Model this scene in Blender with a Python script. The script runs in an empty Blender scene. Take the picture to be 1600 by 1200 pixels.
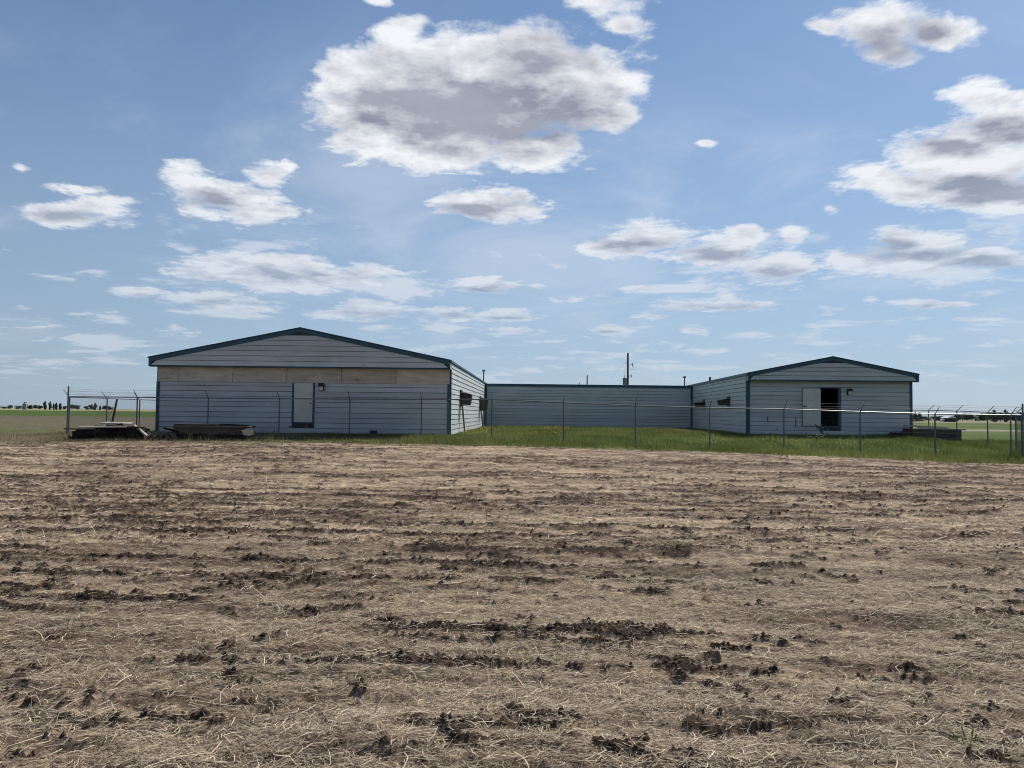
import bpy, bmesh, math, random
import numpy as np
from mathutils import Vector, Matrix
random.seed(7)
rng = np.random.default_rng(11)
S = bpy.context.scene
C = S.collection
F = 1209.0                     # focal length of the photograph in its own pixels (1600 wide)
CAMZ = 1.65
SUN_EL, SUN_AZ = math.radians(46), math.radians(38)   # azimuth clockwise from +Y (towards +X)

# ------------------------------------------------------------------ camera
cam = bpy.data.cameras.new('camera'); co = bpy.data.objects.new('camera', cam); C.objects.link(co)
cam.sensor_width = 36; cam.lens = 36 * F / 1600; cam.clip_start = .1; cam.clip_end = 20000
PITCH, ROLL = math.atan(45.4 / F), math.radians(0.60)
co.matrix_world = Matrix.Translation((0, 0, CAMZ)) @ Matrix.Rotation(math.pi / 2 + PITCH, 4, 'X') @ Matrix.Rotation(ROLL, 4, 'Z')
S.camera = co
CAMR = co.matrix_world.to_3x3()
def pix_dir(x, y):
    return (CAMR @ Vector(((x - 800) / F, (600 - y) / F, -1))).normalized()

# ------------------------------------------------------------------ colour management
S.view_settings.view_transform = 'Standard'; S.view_settings.look = 'None'
S.view_settings.gamma = 1; S.view_settings.use_curve_mapping = False; S.view_settings.exposure = 0.0

# ------------------------------------------------------------------ sun
sl = bpy.data.lights.new('sun', 'SUN'); sl.energy = 4.9; sl.angle = math.radians(.5); sl.color = (1, .945, .87)
so = bpy.data.objects.new('sun', sl); C.objects.link(so)
sdir = Vector((math.sin(SUN_AZ) * math.cos(SUN_EL), math.cos(SUN_AZ) * math.cos(SUN_EL), math.sin(SUN_EL)))
so.rotation_euler = sdir.to_track_quat('Z', 'Y').to_euler(); so.location = (20, 20, 40)

# ------------------------------------------------------------------ node helper
class NT:
    def __init__(s, tree): s.t = tree; s.n = tree.nodes; s.l = tree.links
    def node(s, typ, ins=None, **kw):
        n = s.n.new(typ)
        for k, v in kw.items(): setattr(n, k, v)
        if ins:
            for k, v in ins.items():
                if isinstance(v, bpy.types.NodeSocket): s.l.new(v, n.inputs[k])
                else: n.inputs[k].default_value = v
        return n
    def m(s, op, a, b=0.0, c=None, clamp=False):
        ins = {0: a, 1: b}
        if c is not None: ins[2] = c
        return s.node('ShaderNodeMath', ins, operation=op, use_clamp=clamp).outputs[0]
    def vm(s, op, a, b=(0, 0, 0)):
        n = s.node('ShaderNodeVectorMath', {0: a, 1: b}, operation=op)
        return n.outputs['Value'] if op in ('LENGTH', 'DOT_PRODUCT') else n.outputs[0]
    def noise(s, vec, scale, detail=4, rough=.55, dist=0, lac=2.0):
        return s.node('ShaderNodeTexNoise', {'Vector': vec, 'Scale': scale, 'Detail': detail, 'Roughness': rough, 'Distortion': dist, 'Lacunarity': lac}).outputs[0]
    def ss(s, x, a, b, lo=0.0, hi=1.0):
        return s.node('ShaderNodeMapRange', {0: x, 1: a, 2: b, 3: lo, 4: hi}, interpolation_type='SMOOTHSTEP').outputs[0]
    def mix(s, f, a, b, typ='MIX'):
        n = s.node('ShaderNodeMix', data_type='RGBA', blend_type=typ)
        for i, v in ((0, f), (6, a), (7, b)):
            if isinstance(v, bpy.types.NodeSocket): s.l.new(v, n.inputs[i])
            else: n.inputs[i].default_value = v
        return n.outputs[2]
def rgb(r, g, b): return (r, g, b, 1)

# ------------------------------------------------------------------ sky: clear air plus fair weather cumulus, all in directions
W = bpy.data.worlds.new('World'); S.world = W; W.use_nodes = True
w = NT(W.node_tree); w.n.clear()
sky = w.node('ShaderNodeTexSky', sky_type='NISHITA', sun_disc=False, sun_elevation=SUN_EL, sun_rotation=SUN_AZ,
             altitude=500, air_density=1.0, dust_density=.35, ozone_density=1.6)
tc = w.node('ShaderNodeTexCoord')
dirv = tc.outputs['Generated']
sep = w.node('ShaderNodeSeparateXYZ', {0: dirv})
dx, dy, dz = sep.outputs
CL = [  # cx, cy, rx, ry, weight of each lobe, read off the photograph and turned into directions
 (600,165,135,85,1),(740,140,185,100,1),(880,135,125,80,1),(700,235,150,40,1),(830,235,95,40,1),(530,130,68,50,1),(640,45,50,32,.9),(960,175,52,42,1),(820,75,110,40,1),(560,210,70,40,1),
 (1375,50,88,50,1),(1465,52,78,42,1),(1292,48,28,20,.8),(1390,85,80,26,1),
 (925,10,75,26,.7),(975,38,48,20,.8),(600,-10,30,20,.8),
 (1500,255,130,55,1),(1560,150,85,30,.9),(1580,205,120,50,1),(1420,290,105,32,1),(1560,305,150,38,1),(1360,270,50,20,.7),(1530,235,90,50,1),
 (355,305,100,40,1),(410,270,55,28,.8),(285,265,38,20,.7),(400,335,85,20,.9),(320,290,60,30,.8),(455,255,25,12,.6),(485,335,18,10,.6),
 (85,328,78,20,.9),(155,318,62,24,.8),(110,345,80,12,.8),(135,292,45,12,.6),(35,262,20,8,.6),
 (755,322,103,31,1),(820,305,30,14,.9),(1100,228,19,8,.9),(1300,327,12,8,.6),
 (1010,372,82,34,1),(1120,393,80,28,1),(1210,418,72,34,1),(950,385,50,16,.9),(1235,372,36,22,.7),(1160,372,40,22,.9),(990,395,70,16,.8),
 (1440,385,88,28,1),(1350,412,75,26,1),(1540,405,80,18,.9),(1440,412,110,22,.9),(1400,372,50,16,.9),(1310,402,32,18,.8),
 (400,415,150,20,.9),(480,438,170,20,.8),(570,428,75,18,.8),(330,428,80,12,.7),
 (765,446,80,15,1),(835,445,18,7,.7),
 (330,468,92,15,.9),(215,455,38,10,.9),(400,482,60,10,.7),(585,484,72,18,1),(530,490,60,10,.8),(700,488,48,14,1),(795,492,52,12,.9),(805,518,58,9,.7),
 (1120,475,100,11,.9),(1130,460,20,12,.8),(1455,474,68,10,.95),(955,515,42,9,1),(1088,515,28,9,.9),(1010,494,28,7,.8),(1550,500,55,7,.7),(1360,468,16,7,.7),
 (60,512,40,5,.7),(130,490,40,4,.6),(205,540,60,5,.6),(300,520,25,6,.7),(70,530,30,5,.6),(20,482,25,4,.6),(1100,548,45,5,.8),(1230,555,60,4,.6),(660,545,40,4,.7),(900,470,25,6,.6),(1005,452,30,6,.7),
 (1520,570,50,6,.7),(1460,585,60,5,.6),(850,560,80,4,.6),(60,575,60,4,.5),(1060,575,60,5,.6),(560,540,30,4,.6),
]
grp = bpy.data.node_groups.new('cloud_field', 'ShaderNodeTree')
grp.interface.new_socket('P', in_out='INPUT', socket_type='NodeSocketVector')
grp.interface.new_socket('Density', in_out='OUTPUT', socket_type='NodeSocketFloat')
grp.interface.new_socket('Shape', in_out='OUTPUT', socket_type='NodeSocketFloat')
g = NT(grp)
gi = g.node('NodeGroupInput'); go_ = g.node('NodeGroupOutput')
P = gi.outputs[0]
sp = g.node('ShaderNodeSeparateXYZ', {0: P}); pu, pv = sp.outputs[0], sp.outputs[1]
den = g.m('ADD', g.m('MAXIMUM', pv, -.02), .10)
q = g.node('ShaderNodeCombineXYZ', {0: g.m('DIVIDE', pu, den), 1: g.m('DIVIDE', 1.0, den), 2: 0.3}).outputs[0]
shape = None
# lobes are warped a little so that outlines are never clean ellipses
wn = g.node('ShaderNodeTexNoise', {'Vector': q, 'Scale': 2.6, 'Detail': 3.0, 'Roughness': .5})
wv = g.vm('MULTIPLY', g.vm('SUBTRACT', wn.outputs['Color'], (.5, .5, .5)), g.node('ShaderNodeCombineXYZ', {0: g.m('MULTIPLY', den, .13), 1: g.m('MULTIPLY', g.m('MULTIPLY', den, den), .22), 2: 0.0}).outputs[0])
PW = g.vm('ADD', P, wv)
for (cx, cy, rx, ry, wt) in CL:
    d = pix_dir(cx, cy); u0, v0 = d.x / d.y, d.z / d.y
    s_ = (min(ry, 90) / 90.0) ** .36 * wt * (1.5 if ry < 13 else 1.3 if ry < 24 else 1.0)
    sb = g.vm('MULTIPLY', g.vm('SUBTRACT', PW, (u0, v0, 0)), (F / (rx * 1.12), F / (ry * 1.15), 0))
    e = g.m('MULTIPLY_ADD', g.vm('LENGTH', sb), -s_, s_)
    shape = e if shape is None else g.node('ShaderNodeMath', {0: shape, 1: e, 2: .22}, operation='SMOOTH_MAX').outputs[0]
n1 = g.noise(q, 4.6, 10, .62, .25)
n2 = g.noise(q, 17.0, 6, .6, .3)
dd = g.m('ADD', shape, g.m('MULTIPLY', g.m('SUBTRACT', n1, .52), 1.25))
dd = g.m('ADD', dd, g.m('MULTIPLY', g.m('SUBTRACT', n2, .5), .55))
g.l.new(dd, go_.inputs[0]); g.l.new(shape, go_.inputs[1])
ysafe = w.m('MAXIMUM', dy, .03)
Pw = w.node('ShaderNodeCombineXYZ', {0: w.m('DIVIDE', dx, ysafe), 1: w.m('DIVIDE', dz, ysafe), 2: 0.0}).outputs[0]
A = w.node('ShaderNodeGroup', node_tree=grp, ins={0: Pw})
D1, SH = A.outputs[0], A.outputs[1]
# the same kind of clouds carries on outside the frame, scattered on a flat layer
den2 = w.m('ADD', w.m('MAXIMUM', dz, 0.0), .09)
q2 = w.node('ShaderNodeCombineXYZ', {0: w.m('DIVIDE', dx, den2), 1: w.m('DIVIDE', dy, den2), 2: 1.7}).outputs[0]
fwd = pix_dir(800, 600)
inview = w.ss(w.vm('DOT_PRODUCT', dirv, tuple(fwd)), .74, .80)
big = w.noise(q2, .75, 3, .5); det = w.noise(q2, 3.4, 9, .62, .2)
D3 = w.m('ADD', w.m('MULTIPLY', w.m('SUBTRACT', big, .56), 4.0), w.m('MULTIPLY', w.m('SUBTRACT', det, .5), 1.5))
D3 = w.m('SUBTRACT', D3, w.m('MULTIPLY', inview, 3.0))
# low, thin, far streaks near the horizon
st = w.noise(q2, 1.9, 8, .6, .3)
low = w.m('MULTIPLY', w.ss(dz, .015, .05), w.ss(dz, .16, .27, 1.0, 0.0))
D4 = w.m('MULTIPLY', w.m('MULTIPLY', w.ss(st, .52, .63), low), .8)
D = w.m('MAXIMUM', D1, D3)
solid = w.ss(D, .0, .34)
veil = w.m('MULTIPLY', w.ss(w.noise(q2, .9, 6, .6, .6), .44, .74), w.m('MULTIPLY', w.ss(dz, .0, .06), w.ss(dz, .22, .50, .36, .04)))
solid = w.m('MAXIMUM', solid, w.m('MAXIMUM', D4, veil))
# grey undersides: where a cloud is thickest
CORE = [(740,178,240,62,1),(830,105,130,55,.62),(690,110,95,45,.5),(1540,297,140,20,1),(1570,205,90,22,.8),(1490,228,70,14,.7),(1385,72,72,25,.8),(1462,50,48,22,.7),
 (755,326,85,19,.75),(350,308,75,20,.55),(985,380,70,14,.8),(1120,402,62,15,.8),(1430,398,105,13,.8),(1535,410,75,9,.8),(1400,384,60,10,.6),(1215,425,50,14,.5),(85,336,70,10,.7),(430,428,130,10,.6),
 (560,436,50,8,.5),(765,452,60,7,.7),(340,474,75,8,.5),(580,491,60,8,.75),(705,493,40,6,.7),(790,496,40,5,.6),(1120,479,75,5,.7),(1455,479,55,5,.7),(955,519,32,4,.7),(215,460,26,4,.6)]
cwn = w.node('ShaderNodeTexNoise', {'Vector': q2, 'Scale': 3.2, 'Detail': 4.0, 'Roughness': .55})
cwv = w.vm('MULTIPLY', w.vm('SUBTRACT', cwn.outputs['Color'], (.5, .5, .5)), w.node('ShaderNodeCombineXYZ', {0: w.m('MULTIPLY', den2, .16), 1: w.m('MULTIPLY', w.m('MULTIPLY', den2, den2), .22), 2: 0.0}).outputs[0])
PC = w.vm('ADD', Pw, cwv)
core = None
for (cx, cy, rx, ry, wt) in CORE:
    d = pix_dir(cx, cy)
    sb = w.vm('MULTIPLY', w.vm('SUBTRACT', PC, (d.x / d.y, d.z / d.y, 0)), (F / (rx * 1.25), F / (ry * 1.35), 0))
    e = w.m('MULTIPLY_ADD', w.vm('LENGTH', sb), -wt * 1.35, wt * 1.35)
    core = e if core is None else w.node('ShaderNodeMath', {0: core, 1: e, 2: .18}, operation='SMOOTH_MAX').outputs[0]
fine = w.noise(q2, 5.5, 7, .62, .3)
core = w.m('ADD', core, w.m('MULTIPLY', w.m('SUBTRACT', fine, .5), .9))
core = w.ss(core, -.14, 1.02, 0.0, 1.0)
outer = w.m('MULTIPLY', w.ss(D3, .25, .9), w.m('SUBTRACT', 1.0, inview, clamp=True))
core = w.m('MAXIMUM', core, outer)
def bil(off):
    p_ = w.vm('ADD', Pw, off); s_ = w.node('ShaderNodeSeparateXYZ', {0: p_}); d_ = w.m('ADD', w.m('MAXIMUM', s_.outputs[1], -.02), .10)
    return w.noise(w.node('ShaderNodeCombineXYZ', {0: w.m('DIVIDE', s_.outputs[0], d_), 1: w.m('DIVIDE', 1.0, d_), 2: .3}).outputs[0], 4.6, 5, .6, .25)
rel = w.m('MULTIPLY', w.m('SUBTRACT', bil((0, 0, 0)), bil((.005, .013, 0))), 3.4)
puff = w.noise(q2, 7.0, 6, .6)
mott = w.m('ADD', w.m('MULTIPLY', w.ss(puff, .40, .66), .34), w.m('MULTIPLY', w.m('SUBTRACT', 0.0, rel), .55))
mott = w.m('MULTIPLY', mott, w.ss(D, .12, .42))
core = w.m('ADD', w.m('MULTIPLY', core, w.ss(puff, .25, .55, .82, 1.0)), mott, clamp=True)
# clouds far down the sky are seen through more air: paler and less contrasty
farf = w.ss(dz, .02, .36)
hi = w.mix(farf, rgb(.68, .73, .81), rgb(.92, .94, .97))
lo_ = w.mix(farf, rgb(.36, .43, .55), rgb(.27, .285, .37))
lo_ = w.mix(w.ss(w.noise(q2, 2.8, 6, .55), .32, .68), lo_, w.mix(.20, lo_, hi))
ccol = w.mix(core, hi, lo_)
# pale blue-grey air low in the sky, the same all the way round
airf = w.ss(dz, -.02, .56, .80, .04)
nish = w.mix(1.0, sky.outputs[0], rgb(.078, .090, .100), 'MULTIPLY')
phase = w.ss(w.vm('DOT_PRODUCT', dirv, (math.sin(SUN_AZ), math.cos(SUN_AZ), 0.0)), -1.0, .9, .42, 1.06)   # air glows less away from the sun
hz = w.vm('MULTIPLY', w.node('ShaderNodeCombineXYZ', {0: phase, 1: phase, 2: phase}).outputs[0], (.36, .465, .61))
skyc = w.mix(airf, nish, hz)
bgs = w.node('ShaderNodeBackground', {'Color': skyc, 'Strength': 1.0})
bgc = w.node('ShaderNodeBackground', {'Color': ccol, 'Strength': 1.0})
up = w.ss(dz, .0, .02)
mx = w.node('ShaderNodeMixShader', {0: w.m('MULTIPLY', w.m('MULTIPLY', solid, w.ss(dz, .0, .30, .55, .97)), up), 1: bgs.outputs[0], 2: bgc.outputs[0]})
w.l.new(mx.outputs[0], w.node('ShaderNodeOutputWorld').inputs[0])

# ------------------------------------------------------------------ object helpers
def tag(o, label=None, cat=None, group=None, kind=None):
    if label: o['label'] = label
    if cat: o['category'] = cat
    if group: o['group'] = group
    if kind: o['kind'] = kind
    return o
def empty(name, loc, label=None, cat=None, group=None):
    o = bpy.data.objects.new(name, None); C.objects.link(o); o.location = loc; o.empty_display_size = .2
    return tag(o, label, cat, group)
def mesh_obj(name, verts, faces, mat, parent=None, origin=(0, 0, 0), smooth=False):
    me = bpy.data.meshes.new(name)
    if parent is not None and False: pass
    ox, oy, oz = origin
    me.from_pydata([(v[0] - ox, v[1] - oy, v[2] - oz) for v in verts], [], faces); me.update()
    bm = bmesh.new(); bm.from_mesh(me); bmesh.ops.recalc_face_normals(bm, faces=bm.faces[:]); bm.to_mesh(me); bm.free()
    if smooth: me.polygons.foreach_set('use_smooth', [True] * len(me.polygons))
    o = bpy.data.objects.new(name, me); C.objects.link(o)
    if mat: me.materials.append(mat)
    o.location = origin
    if parent is not None:
        o.parent = parent
        pl = Vector((0, 0, 0)); pp = parent
        while pp is not None: pl += pp.location; pp = pp.parent
        o.location = Vector(origin) - pl
    return o
class MB:
    def __init__(s): s.v = []; s.f = []
    def poly(s, pts, faces):
        b = len(s.v); s.v += [tuple(p) for p in pts]; s.f += [tuple(b + i for i in f) for f in faces]; return s
    def hexa(s, p): # 8 points: bottom 4 ccw, top 4 ccw
        return s.poly(p, [(0,3,2,1),(4,5,6,7),(0,1,5,4),(1,2,6,5),(2,3,7,6),(3,0,4,7)])
    def box(s, x0, x1, y0, y1, z0, z1):
        return s.hexa([(x0,y0,z0),(x1,y0,z0),(x1,y1,z0),(x0,y1,z0),(x0,y0,z1),(x1,y0,z1),(x1,y1,z1),(x0,y1,z1)])
    def tube(s, a, b, r, r2=None, n=8):
        a, b = Vector(a), Vector(b); r2 = r if r2 is None else r2
        d = (b - a).normalized(); u = d.orthogonal().normalized(); v = d.cross(u)
        P = []
        for c, rr in ((a, r), (b, r2)):
            for i in range(n):
                t = 2 * math.pi * i / n; P.append(c + (u * math.cos(t) + v * math.sin(t)) * rr)
        return s.poly(P, [(i, (i+1) % n, n + (i+1) % n, n + i) for i in range(n)] + [tuple(range(n))[::-1], tuple(range(n, 2*n))])
    def board(s, c, L, Wd, T, yaw=0, pitch=0, roll=0):
        M = Matrix.Translation(c) @ Matrix.Rotation(yaw, 4, 'Z') @ Matrix.Rotation(pitch, 4, 'Y') @ Matrix.Rotation(roll, 4, 'X')
        p = [M @ Vector((x*L/2, y*Wd/2, z*T/2)) for z in (-1, 1) for x, y in ((-1,-1),(1,-1),(1,1),(-1,1))]
        return s.hexa(p)
    def obj(s, name, mat, parent=None, origin=None, smooth=False):
        if origin is None: origin = s.v[0]
        return mesh_obj(name, s.v, s.f, mat, parent, origin, smooth)

# ------------------------------------------------------------------ materials
def mat(name, col, rough=.7, var=.12, scale=3.0, bump=0.0, bscale=40, metal=0.0, stretch=(1, 1, 1), dark=None, darkscale=1.5, darkamt=.5, spec=.4, objinfo=0.0):
    m_ = bpy.data.materials.new(name); m_.use_nodes = True
    t = NT(m_.node_tree); bs = t.n['Principled BSDF']
    gco = t.node('ShaderNodeTexCoord').outputs['Object']
    geo = t.node('ShaderNodeNewGeometry').outputs['Position']
    vec = t.vm('MULTIPLY', geo, stretch)
    n = t.noise(vec, scale, 6, .6)
    c = t.mix(t.ss(n, .3, .7), rgb(*[x * (1 - var) for x in col]), rgb(*[min(1, x * (1 + var)) for x in col]))
    if dark:
        n2 = t.noise(vec, darkscale, 8, .65, .4)
        c = t.mix(t.ss(n2, .54, .75, 0, darkamt), c, rgb(*dark))
    if objinfo:
        r = t.node('ShaderNodeObjectInfo').outputs['Random']
        c = t.mix(1.0, c, t.node('ShaderNodeCombineColor', {0: t.ss(r, -.2, 1.2, 1-objinfo, 1+objinfo), 1: t.ss(r, -.2, 1.2, 1-objinfo, 1+objinfo), 2: t.ss(r, -.2, 1.2, 1-objinfo, 1+objinfo)}).outputs[0], 'MULTIPLY')
    t.l.new(c, bs.inputs['Base Color'])
    bs.inputs['Roughness'].default_value = rough; bs.inputs['Metallic'].default_value = metal
    bs.inputs['Specular IOR Level'].default_value = spec
    if bump:
        b = t.node('ShaderNodeBump', {'Strength': bump, 'Distance': .01, 'Height': t.noise(vec, bscale, 5, .6)})
        t.l.new(b.outputs[0], bs.inputs['Normal'])
    return m_
M_side = mat('painted_siding', (.48, .515, .52), .55, .07, .7, .15, 6, stretch=(1, 1, 3), dark=(.33, .31, .27), darkscale=.9, darkamt=.4, objinfo=.09, spec=.3)
M_trim = mat('blue_trim_paint', (.022, .078, .118), .45, .2, 2.0, dark=(.06, .09, .10), darkamt=.4)
M_roof = mat('blue_roof_metal', (.02, .06, .10), .5, .2, 1.0)
M_ply = mat('weathered_plywood', (.58, .505, .42), .85, .16, 1.2, .3, 30, stretch=(1, 1, 5), dark=(.13, .09, .065), darkscale=.8, darkamt=.65, objinfo=.16, spec=.1)
M_door = mat('door_paint', (.60, .61, .54), .5, .05, 2, dark=(.36, .34, .28), darkamt=.35)
M_soffit = mat('dark_backing_board', (.045, .05, .055), .8, .2)
M_black = mat('black_plastic', (.009, .009, .010), .38, .2, 3, spec=.35)
M_lens = mat('lamp_glass', (.6, .6, .58), .2, .05)
M_galv = mat('galvanised_steel', (.20, .215, .235), .42, .15, 8, metal=.55)
M_galvd = mat('weathered_galvanised_post', (.13, .14, .155), .55, .2, 8, metal=.4)
M_wire = mat('wire', (.10, .105, .11), .55, .1, 8, metal=.4)
M_pipe = mat('rusty_brown_pipe', (.14, .11, .09), .8, .25, 8)
M_wood = mat('grey_weathered_wood', (.085, .072, .062), .9, .3, 2.5, .5, 40, stretch=(.6, 3, 3), dark=(.035, .028, .022), darkamt=.7, objinfo=.35, spec=.1)
M_char = mat('charred_wood', (.022, .019, .018), .85, .4, 3, .6, 25, dark=(.07, .05, .04), darkamt=.5, objinfo=.3, spec=.15)
M_pale = mat('pale_wood', (.40, .37, .32), .85, .2, 3, .4, 30, dark=(.18, .15, .12), darkamt=.6, objinfo=.2, spec=.1)
M_red = mat('faded_red_board', (.20, .11, .09), .85, .2, 3)
M_int = mat('barn_interior_board', (.10, .085, .07), .9, .3, 3)
M_pole = mat('pole_wood', (.11, .09, .075), .9, .25, 3, .4, 20)
M_grey = mat('transformer_paint', (.20, .22, .23), .5, .1, 2)
M_white = mat('white_farm_paint', (.7, .7, .7), .6, .06, 1)
M_conc = mat('dark_footing', (.05, .05, .048), .9, .3, 2)
M_bark = mat('bark', (.07, .055, .045), .95, .3, 2)
def leafmat(name, col, tl=.3):
    m_ = bpy.data.materials.new(name); m_.use_nodes = True
    t = NT(m_.node_tree); bs = t.n['Principled BSDF']
    a = t.node('ShaderNodeAttribute', attribute_name='tint')
    c = t.mix(1.0, rgb(*col), a.outputs['Color'], 'MULTIPLY')
    t.l.new(c, bs.inputs['Base Color']); bs.inputs['Roughness'].default_value = .7; bs.inputs['Specular IOR Level'].default_value = .15
    tr = t.node('ShaderNodeBsdfTranslucent', {0: c})
    mxs = t.node('ShaderNodeMixShader', {0: tl, 1: bs.outputs[0], 2: tr.outputs[0]})
    t.l.new(mxs.outputs[0], t.n['Material Output'].inputs[0])
    return m_
M_leaf = leafmat('tree_foliage', (.060, .082, .060))
M_grass = leafmat('grass_blades', (1, 1, 1), .45)
M_straw = leafmat('straw', (1, 1, 1), .2)

# ------------------------------------------------------------------ numpy noise
def vn(x, y, seed=0):
    xi = np.floor(x).astype(np.int64); yi = np.floor(y).astype(np.int64)
    fx = x - xi; fy = y - yi
    fx = fx*fx*fx*(fx*(fx*6-15)+10); fy = fy*fy*fy*(fy*(fy*6-15)+10)
    def h(a, b):
        n = (a * 374761393 + b * 668265263 + seed * 1442695041) & 0xFFFFFFFF
        n = ((n ^ (n >> 13)) * 1274126177) & 0xFFFFFFFF
        n = (n ^ (n >> 16)) & 0xFFFFFFFF
        return n.astype(np.float64) / 2147483647.5 - 1
    a = h(xi, yi); b = h(xi+1, yi); c = h(xi, yi+1); d = h(xi+1, yi+1)
    return (a + (b-a)*fx) * (1-fy) + (c + (d-c)*fx) * fy
def fbm(x, y, seed=0, o=4, g=.5):
    r = 0; a = 1; t = 0
    for i in range(o):
        r = r + a * vn(x * 2**i + 17.3*i, y * 2**i - 9.1*i, seed + i); t += a; a *= g
    return r / t
def sm(x, a, b): 
    t = np.clip((x - a) / (b - a), 0, 1); return t*t*(3-2*t)
def ip(x, tab): return np.interp(x, [t[0] for t in tab], [t[1] for t in tab])

# ------------------------------------------------------------------ the lie of the land
T_YE = [(-30,29.4),(-22,29.8),(-10,30.2),(0,30.2),(5,30.2),(10,29.3),(13,28.6),(16,28),(20,27.4),(30,26.4)]
T_ZE = [(-30,.24),(-20,.30),(-14,.38),(-4,.38),(0,.34),(5,.26),(10,.16),(13,.09),(16,-.02),(20,-.03),(40,-.05)]
T_YF = [(-30,33.6),(-20,33.4),(0,33.1),(5,32.7),(10,32.0),(17,31.0),(21,30.8),(30,30.6)]
T_ZF = [(-30,.3),(-22,.42),(-18,.52),(-12,.58),(-1,.58),(2.2,.45),(5.2,.31),(8.3,.25),(11.4,.20),(14.4,.12),(17.4,.02),(21,0),(30,-.02)]
T_YP = [(-30,36),(-18,35),(-3,34.8),(0,41),(12,41),(20,40),(30,42)]
T_ZP = [(-32,.25),(-24,.42),(-17,.6),(20,.58),(23,.33),(28,.18),(40,.1)]
T_RAIL = [(-20,2.16),(-10,2.16),(-4,2.20),(-.85,2.22),(2.2,2.11),(5.2,2.01),(8.3,1.95),(11.4,1.92),(14.4,1.84),(17.4,1.78),(21,1.77)]
def base_z(x, y):
    ye, ze, yf, zf, yp, zp = (ip(x, t) for t in (T_YE, T_ZE, T_YF, T_ZF, T_YP, T_ZP))
    z = ze * sm(y, 2, 1) + 0
    r1 = np.clip((y - 4) / (ye - 4), 0, 1); z = ze * r1 ** 1.25
    r2 = sm(y, ye, yf); z = z + (zf - ze) * r2
    r3 = sm(y, yf, yp); z = z + (zp - zf) * r3
    z = z * 1.0 + (.35 - zp) * sm(y, 66, 120) + (-1.15) * sm(y, 120, 520)
    return z
def rows(x, y):       # coordinates along and across the tillage
    a = math.radians(1.5)
    wob = .10 * vn(x * .22, y * .35, 91)
    return x * math.cos(a) - y * math.sin(a), x * math.sin(a) + y * math.cos(a) + wob
def soil_mask(x, y):
    """dark turned-up earth: thin broken ridges along the tillage, plus scattered clods"""
    u, v = rows(x, y)
    wv_ = .35 * vn(u * .6, v * .5, 5)
    ph = v * (2 * math.pi / .82) + 2.6 * fbm(u * .07, v * .35, 3, 3, .5) + .5 * vn(u * .5, v * 1.0, 4)
    r1 = sm(np.cos(ph), .80, .99)                                          # the furrow lines, 0.8 m apart
    r2 = 1 - np.abs(fbm(u * .10 + 9, v * 2.3 + wv_, 6, 3, .5)) * 8.0
    gate = fbm(u * .28, v * .9, 8, 4, .6)
    area = fbm(u * .08, v * .22, 12, 3, .5)
    band = np.exp(-((y - 14.8 - .02*x) / 1.3) ** 2) * sm(x, 0, 3) * .55 + np.exp(-((y - 10.6) / 1.0) ** 2) * sm(-x, 1, 5) * .35 + np.exp(-((y - 4.9) / .35) ** 2) * .15
    p = np.maximum(.95 * r1, .8 * np.clip(r2, 0, 1)) * sm(gate + .45 * area + band * .5, -.36, .30) + .34 * band + .14 * area
    spots = fbm(u * 1.9, v * 4.2, 15, 3, .6)
    p = p + .55 * sm(spots, .22, .55)
    s = vn(u * 5.0, v * 9.0, 21) * .30 + vn(u * 11., v * 20., 22) * .26 + vn(u * 24., v * 34., 23) * .16
    g2 = fbm(u * 3.2, v * 7.5, 17, 3, .6); p = p + .42 * sm(g2, .16, .5) * sm(area + gate, -.5, .3)
    nr_ = 1 - sm(y, 6.5, 11)
    crumb = fbm(u * 10, v * 13, 19, 4, .8) * 1.25
    p = p - nr_ * (.03 - .35 * vn(u * 1.6, v * 2.4, 20)) 
    return sm(p + s + .55 * crumb, .44, .74), sm(p + .5 * s, .10, .75)
def height(x, y, fine=True):
    z = base_z(x, y)
    ye = ip(x, T_YE)
    fld = 1 - sm(y, ye - .3, ye + .5)
    fld = fld * sm(y, -50, -20)
    u, v = rows(x, y)
    m, pm = soil_mask(x, y)
    det = 1 - sm(y, 60, 200)
    h = .018 * vn(u * .35, v * 1.1, 31) + .020 * vn(u * .9, v * 2.6, 32) + .018 * vn(u * 2.4, v * 6.5, 33)
    h += .014 * np.abs(vn(u * 5, v * 11, 34)) + .010 * vn(u * 13, v * 19, 35)
    rg = np.clip(1 - np.abs(vn(u * .30, v * 3.2, 36)) * 4, 0, 1)
    h += .020 * np.cos(v * (2 * math.pi / .82) + 2.6 * fbm(u * .07, v * .35, 3, 3, .5)) * sm(y, 5, 9) + .018 * rg * sm(vn(u * 1.3, v * 2.0, 37), -.3, .4)
    clod = np.clip(vn(u * 5.4, v * 10.6, 41) * .6 + vn(u * 12, v * 19, 42) * .45 + .25, 0, 1.2)
    h += m * (.010 + .013 * clod + .020 * np.abs(vn(u * 23, v * 29, 43)) + .010 * vn(u * 45, v * 50, 47)) + pm * .016 * np.abs(vn(u * 9, v * 15, 44))
    h += .007 * vn(u * 34, v * 38, 45)
    out = (1 - fld) * det * (.035 * fbm(x * .6, y * .5, 50, 3) + .02 * vn(x * 2.2, y * 2.0, 51))
    # a low bank of weeds and dry soil at the left end
    bank = .16 * np.exp(-((x + 22.3) / 1.6) ** 2 - ((y - 31.5) / 1.1) ** 2)
    return z + h * fld + out + bank
def lerp(a, b, t): return a + (b - a) * t[..., None]
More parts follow.
